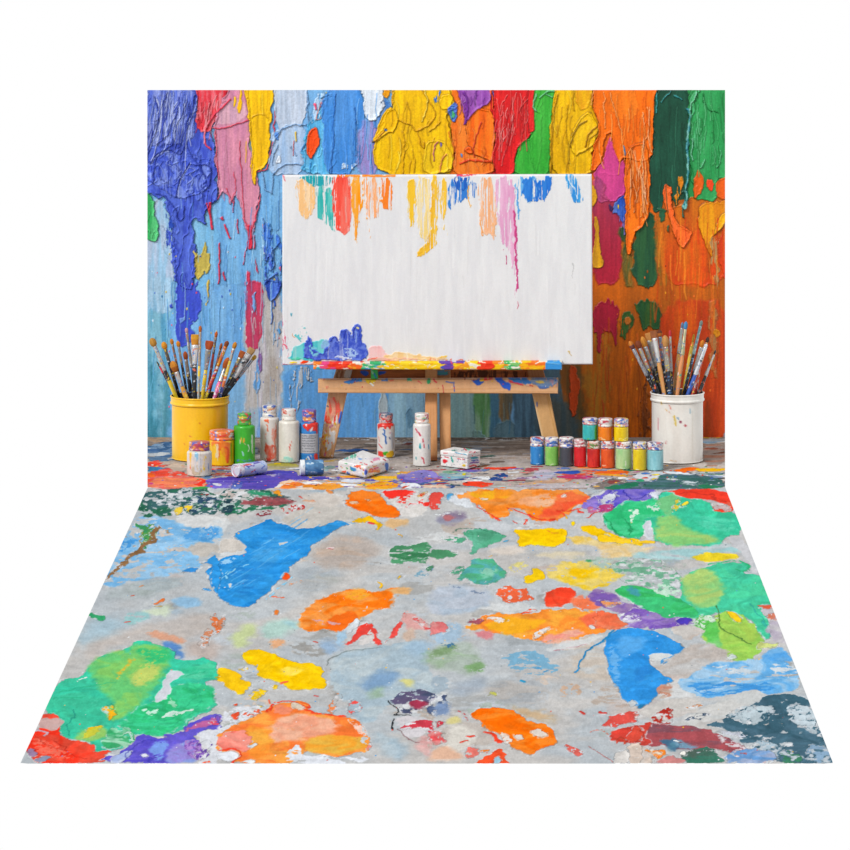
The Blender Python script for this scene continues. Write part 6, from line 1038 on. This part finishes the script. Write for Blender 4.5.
def brush(place, tile, tub, rim_r, tip, entry, dy, bl, bw, bc, fl_, fc, hw, hc, label, group, fw=None, flat=False, splat=.12, pal=None, bc2=None, kind='brush', sd=0, bottom=1.9):
    """tip and entry (at the tub's rim) in zoomed tile pixels; bl, fl_ lengths and bw, fw, hw widths in those pixels too"""
    T, E, Bt, d, k, hw, bw = place
    ty = tub[1]
    A = T; L = (Bt - A).length; side = (Bt - A).normalized().cross(Vector((0, 1, 0))).normalized()
    m = d / k
    root = thing('paintbrush' if kind == 'brush' else kind, Bt, label, 'paintbrush' if kind == 'brush' else 'stick', group)
    tb = bl * m / L; tf = (bl + fl_) * m / L
    w = bw * m / 2; fw = (fw * 1.1 if fw else min(bw * .8, hw * 1.0)) * m / 2; h = hw * m / 2
    P = pal or WHT
    if bl:
        if flat: rg = [(0, w * .8, w * .12), (tb * .04, w * .97, w * .2), (tb * .5, w * 1.0, w * .34), (tb * 1.02, fw * .96, min(fw * .9, h * .95))]
        else: rg = [(0, w * .12, w * .12), (tb * .08, w * .5, w * .45), (tb * .25, w * .85, w * .8), (tb * .55, w, w * .95), (tb * .85, w * .85, w * .8), (tb * 1.02, fw * .92, min(fw * .92, h))]
        tube_mesh('bristles', A, Bt, rg, [(-1, bc)] + ([(tb * .5, bc2)] if bc2 else []), M_HAIR, root, side, 300 + sd, None, 16)
    if fl_:
        ft = min(fw, h * 1.15)
        fr = [(tb, fw, ft), (tb + (tf - tb) * .1, fw * 1.02, ft * 1.02), (tb + (tf - tb) * .3, fw * .96, ft), (tf - (tf - tb) * .12, h * 1.03, h * 1.03), (tf, h * 1.0, h * 1.0)]
        tube_mesh('ferrule', A, Bt, fr, [(-1, fc)], M_METAL, root, side, 400 + sd, (splat - .02, P), 16)
    if kind == 'brush': hr = [(tf, h * .9, h * .9), (tf + (1 - tf) * .12, h * 1.08, h * 1.08), (tf + (1 - tf) * .35, h, h), (1, h * .62, h * .62)]
    else: hr = [(0, h * .35, h * .35), (.02, h * .6, h * .6), (.15, h * .9, h * .9), (.5, h, h), (1, h * .8, h * .8)]
    tube_mesh('handle', A, Bt, hr, [(-1, hc[0][1])] + hc, M_GLOSS, root, side, 500 + sd, (splat - .1, P), 12)

def settle(tile, tub, rim_r, rim_h, rows, seed=1):
    """find how deep each brush stands in its tub so that no two pass through one another"""
    t0, ty, tcy = tub; x0, y0, k = TILES[tile]; d = (D0 + ty) / FPX; cx = VX + t0.location.x / d
    C0 = np.array([t0.location.x, ty]); R = random.Random(seed); n = len(rows); S = np.linspace(0, 1, 26)
    dl2 = lambda lim, de: math.sqrt(max(.25, lim ** 2 - de ** 2))
    def line(i, v):
        (tip, en, dy, bl, bw, bc, fl2, fc, hw, hc, lab, kw) = rows[i]
        hw = hw * 1.3; bw = bw * 1.12; hr = hw / k / 2
        lim = rim_r - 2.4 - hr
        ex = x0 + en[0] / k; xc = max(-lim + .5, min(lim - .5, ex - cx)); dl = math.sqrt(max(0, lim ** 2 - xc ** 2)); de = max(-dl, min(dl, v[0]))
        E = np.array(world(ex, y0 + en[1] / k, ty + de * d))
        tx, tz = x0 + tip[0] / k, y0 + tip[1] / k
        T = np.array(world(tx, tz, ty + (de + v[1]) * d))
        Er = T + (E - T) * ((T[2] - rim_h * d) / (T[2] - E[2]))
        Er[0] = C0[0] + max(-dl2(lim, de) * d, min(dl2(lim, de) * d, Er[0] - C0[0])); E = Er
        u = (E - T); u /= np.linalg.norm(u)
        s = (E[2] - (2.4 * d + hr * d)) / -u[2]; Bt = E + u * s
        q = 0
        while math.hypot(*(Bt[:2] - C0)) > (rim_r - 3.4 - hr) * d and q < 40: s *= .96; Bt = E + u * s; q += 1
        L = np.linalg.norm(Bt - T); P = T + (Bt - T) * S[:, None]
        tb = bl / k * d / L
        rad = np.where(S < tb, bw / k * d / 2 * (.5 if kw.get('flat') else .9), np.maximum(hr * d, 0))
        return T, E, Bt, P, rad
    V = [[r[2], 0.0] for r in rows]; G = [line(i, V[i]) for i in range(n)]
    def cost(i, g):
        c = 0
        for j in range(n):
            if j != i:
                D = np.sqrt(((g[3][:, None] - G[j][3][None]) ** 2).sum(-1)) - (g[4][:, None] + G[j][4][None]) - .3 * d
                c += max(0, -D.min() / d)
        return c
    for it in range(2600):
        i = R.randrange(n); c0 = cost(i, G[i]) + .03 * abs(V[i][0] - rows[i][2]) + .01 * abs(V[i][1])
        if c0 < .02: continue
        v = [V[i][0] + R.gauss(0, 6), max(-26, min(26, V[i][1] + R.gauss(0, 7)))]
        v[0] = max(-rim_r, min(rim_r, v[0]))
        g = line(i, v); c1 = cost(i, g) + .03 * abs(v[0] - rows[i][2]) + .01 * abs(v[1])
        if c1 < c0: V[i] = v; G[i] = g
    return [(Vector(g[0]), Vector(g[1]), Vector(g[2]), d, k, r[8] * 1.3, r[4] * 1.12) for g, r in zip(G, rows)]
GY_, GW_ = 'brushes in the yellow tub', 'brushes in the white tub'
BK = '23242a'
yb = [ # tip, entry, dy, bristle len, width, colour, ferrule len, colour, handle width, handle colours (t, c), label, extras
 ((58, 128), (228, 560), -3, 62, 46, 'c08a3a', 190, 'c8c8c8', 22, [(0, BK), (.36, 'f0d028'), (.6, BK)], 'wide golden brush leaning farthest left in the yellow tub, yellow band on handle', dict(fw=24)),
 ((98, 295), (208, 556), 2, 0, 10, BK, 0, BK, 15, [(0, BK), (.06, 'c83048'), (.12, BK)], 'slim black handle with a red band at the left rim of the yellow tub', dict(kind='brush_handle')),
 ((143, 155), (262, 560), 8, 55, 38, 'd8902a', 90, '787470', 20, [(0, BK)], 'short orange-tipped brush with dark ferrule, left side of the yellow tub', dict(fw=22)),
 ((200, 133), (292, 560), 14, 40, 25, 'd0802a', 130, '8a7a68', 14, [(0, '3a302c')], 'thin brown-handled brush with small orange tip, left half of the yellow tub', {}),
 ((246, 148), (318, 560), 18, 42, 27, 'd88a28', 120, 'a09a98', 15, [(0, BK)], 'thin black brush with small golden tip just left of the lavender-tipped one', {}),
 ((205, 290), (310, 562), -20, 82, 48, 'c88028', 110, 'c8c4c0', 24, [(0, 'e0a030'), (.5, 'e87a2a')], 'front golden brush with orange handle, low at the left of the yellow tub', dict(bc2='a86020', fw=28)),
 ((297, 222), (345, 562), 4, 58, 32, '9a4a20', 130, '9a8c80', 22, [(0, BK)], 'dark brown-tipped brush low in the middle of the yellow tub', dict(fw=24)),
 ((306, 55), (376, 562), 16, 36, 22, 'c89aa8', 250, 'a8a4a0', 16, [(0, '3f80c8'), (.55, BK)], 'tall brush with a lavender-pink tip and blue handle', {}),
 ((369, 102), (362, 560), 10, 75, 52, 'd89a2a', 140, 'e4e6ea', 26, [(0, BK)], 'broad flat brush with golden bristles and a white ferrule', dict(flat=True, bc2='c8842a', fw=46)),
 ((406, 40), (392, 564), -10, 45, 22, 'b06028', 240, 'b0a090', 15, [(0, 'e8c838'), (.5, 'b0b0a0')], 'tallest brush in the yellow tub, thin with a brown tip', {}),
 ((472, 148), (418, 566), -18, 62, 52, 'b0502a', 150, 'a8a8a8', 20, [(0, 'ecc828'), (.7, '50504a')], 'flat red-brown brush with yellow handle in the middle of the yellow tub', dict(flat=True, fw=38)),
 ((521, 82), (452, 560), 18, 40, 22, 'c0602a', 120, '8a8078', 15, [(0, 'a83a34'), (.5, BK)], 'tall thin brush with a rusty tip, right of the yellow tub centre', {}),
 ((558, 163), (462, 556), 12, 48, 20, 'a85a2a', 110, '907a70', 13, [(0, '3a3030')], 'thin dark brush with a slanted brown tip, right of the rusty-tipped one', {}),
 ((600, 148), (440, 562), -8, 42, 30, '8a4a2a', 150, 'e0882c', 20, [(0, 'd8c8c0'), (.25, 'c03a34'), (.45, 'e8d040')], 'brush with a dark brown tip above an orange-smeared ferrule', dict(fw=26, splat=.2)),
 ((605, 265), (514, 564), -18, 85, 42, 'c4642a', 100, 'd0ccc4', 24, [(0, 'e07a3a'), (.42, 'e85a9a'), (.66, 'c04a8a')], 'front rust-tipped brush with a pink paint-smeared handle', dict(fw=28, splat=.22)),
 ((656, 155), (540, 560), -4, 48, 28, 'cc882c', 90, 'c8c4bc', 17, [(0, 'e8c848'), (.3, 'e07a40'), (.4, '4a58a8')], 'golden-tipped brush with yellow and blue handle, right side of the yellow tub', dict(splat=.2)),
 ((712, 222), (560, 558), 7, 50, 44, 'a8582a', 150, '8a8a88', 26, [(0, BK)], 'wide rusty-brown brush with a dull ferrule beside the striped one', dict(flat=True, fw=38)),
 ((776, 200), (584, 556), -2, 45, 46, 'b08a5a', 200, 'd0d0d0', 27, [(0, BK)], 'broad tan flat brush with striped silver ferrule, right side of the yellow tub', dict(flat=True, fw=44, pal=['2a2a2e', 'f4f4f4', '4a90b8', '8a8a8a'], splat=.2)),
 ((800, 250), (604, 552), 1, 42, 26, 'd0a038', 150, 'c8c8c8', 17, [(0, BK)], 'thin gold-tipped brush leaning farthest right in the yellow tub', {}),
]
PL = settle('Y', YT, 29, 63.2, yb, 3)
for i, (tip, en, dy, bl, bw, bc, fl2, fc, hw, hc, lab, kw) in enumerate(yb):
    brush(PL[i], 'Y', YT, 29, tip, en, dy, bl, bw, bc, fl2, fc, hw, hc, lab, GY_, sd=i * 3, **kw)
wb = [
 ((72, 240), (268, 655), 1, 68, 38, 'c87a30', 235, 'c8ccd4', 24, [(0, BK)], 'brown brush with blue-striped ferrule leaning farthest left in the white tub', dict(bc2='7a4a48', pal=['2f60b8', 'f0f0f0', '8a8a90'], splat=.22, fw=26)),
 ((130, 238), (296, 655), -4, 62, 44, '7a3c24', 170, 'b0aca8', 22, [(0, BK)], 'dark brown bushy brush, second from the left in the white tub', dict(fw=28)),
 ((170, 205), (318, 655), 6, 82, 40, 'd08a38', 180, 'b8b4b0', 23, [(0, BK)], 'golden pointed brush near the left of the white tub', dict(fw=28)),
 ((212, 178), (330, 655), 14, 58, 42, 'c88848', 210, 'b4b0ac', 24, [(0, BK)], 'flat tan brush with a grey ferrule, upper left of the white tub', dict(flat=True, fw=34)),
 ((257, 160), (343, 658), -14, 58, 50, '9a5a34', 190, 'ecebea', 26, [(0, 'd89a58')], 'wide flat brown brush with white ferrule and bare wood handle', dict(flat=True, fw=40, splat=.05)),
 ((303, 152), (360, 655), 16, 55, 38, '6a3826', 170, '7f8a9c', 20, [(0, BK)], 'dark brown brush with a blue and orange smear, behind the tan one', dict(bc2='c8702c', pal=['2f60c0', 'e0802a', 'c8c8cc'], splat=.2)),
 ((346, 195), (384, 658), -10, 88, 50, 'c08a50', 190, 'b0aca0', 32, [(0, '242c40')], 'large tan brush with navy handle in the middle of the white tub', dict(fw=36)),
 ((386, 155), (404, 656), 8, 50, 20, 'cc3a40', 270, 'c4c4c4', 15, [(0, BK)], 'slim brush with a red tip, just left of the tub centre', {}),
 ((484, 95), (412, 658), 2, 45, 20, '6a7a98', 200, 'c0c8c4', 22, [(0, 'dca468')], 'wood-handled brush with a grey-blue tip beside the bright blue one', dict(fw=20, splat=.08)),
 ((511, 88), (442, 660), -12, 62, 30, '4a88b8', 200, 'd0c8a0', 26, [(0, 'd88e58')], 'tall orange-wood brush with a bright blue tip', dict(fw=22, pal=['e8c838', '5ab090', 'f0f0f0', '3f80b0'], splat=.1)),
 ((572, 185), (488, 655), 10, 62, 18, 'd8a038', 40, 'e0c040', 22, [(0, 'e8c44a'), (.45, 'd89a3a')], 'slender yellow-handled brush with a pointed yellow tip', dict(splat=.06)),
 ((632, 80), (492, 658), -2, 45, 24, '7a8a84', 230, '8fb0b0', 18, [(0, BK)], 'tall brush with a grey-green tip and teal-stained ferrule', dict(pal=['3f9098', 'f0f0f0', '6a8ac0'], splat=.2)),
 ((643, 232), (520, 658), 14, 58, 32, 'd8822c', 200, 'cfd0d0', 22, [(0, BK)], 'orange-tipped brush with silver ferrule on the right of the white tub', dict(fw=26)),
 ((668, 262), (522, 660), -14, 24, 28, 'd8dce4', 230, 'dfe2e8', 24, [(0, '2f58b0'), (.75, BK)], 'front white-ferruled brush with a blue handle', dict(fw=28, pal=['3f78c8', 'ffffff', '4a4a50'], splat=.14)),
 ((682, 208), (558, 656), -4, 46, 26, '4a3228', 60, 'd8b068', 16, [(0, 'dca040'), (.2, 'd8502c'), (.6, 'c84a58')], 'brush with a small dark tip and orange-red handle', dict(splat=.14)),
 ((636, 300), (580, 658), 6, 30, 16, 'c0b8b0', 190, 'b8b8b8', 18, [(0, 'c84038'), (.6, 'd87a60')], 'silver-ferruled brush with a red handle near the right rim', dict(splat=.16)),
 ((740, 310), (618, 656), 0, 40, 14, '4a4a4c', 190, 'd0d0d0', 20, [(0, BK)], 'thin dark-tipped brush leaning farthest right in the white tub', dict(fw=14)),
]
PL = settle('W', WT, 26.4, 68.8, wb, 4)
for i, (tip, en, dy, bl, bw, bc, fl2, fc, hw, hc, lab, kw) in enumerate(wb):
    brush(PL[i], 'W', WT, 26.4, tip, en, dy, bl, bw, bc, fl2, fc, hw, hc, lab, GW_, sd=200 + i * 3, **kw)
# ------------------------------------------------------------------ light and camera
w = bpy.data.worlds.new('white studio'); scene.world = w; w.use_nodes = True
w.node_tree.nodes['Background'].inputs['Color'].default_value = (1, 1, 1, 1); w.node_tree.nodes['Background'].inputs['Strength'].default_value = 1.0
sun = bpy.data.lights.new('key light', 'SUN'); sun.energy = 3.0; sun.angle = math.radians(14); sun.color = (1, .995, .985)
so = bpy.data.objects.new('key light', sun); COL.objects.link(so)
so.location = (-2, -3, 4); so.rotation_euler = Vector((.62, .78, -.80)).to_track_quat('-Z', 'Y').to_euler()
cam = bpy.data.cameras.new('camera'); co = bpy.data.objects.new('camera', cam); COL.objects.link(co)
co.location = (0, -D0, CH); co.rotation_euler = (math.pi / 2, 0, 0)
cam.sensor_width = 36; cam.sensor_fit = 'HORIZONTAL'; cam.lens = FPX / 850 * 36; cam.shift_x = -(VX - 425) / 850; cam.shift_y = -(425 - HZ) / 850
cam.clip_end = 100
scene.camera = co
scene.view_settings.view_transform = 'Standard'; scene.view_settings.look = 'None'
scene.view_settings.exposure = 0; scene.view_settings.gamma = 1
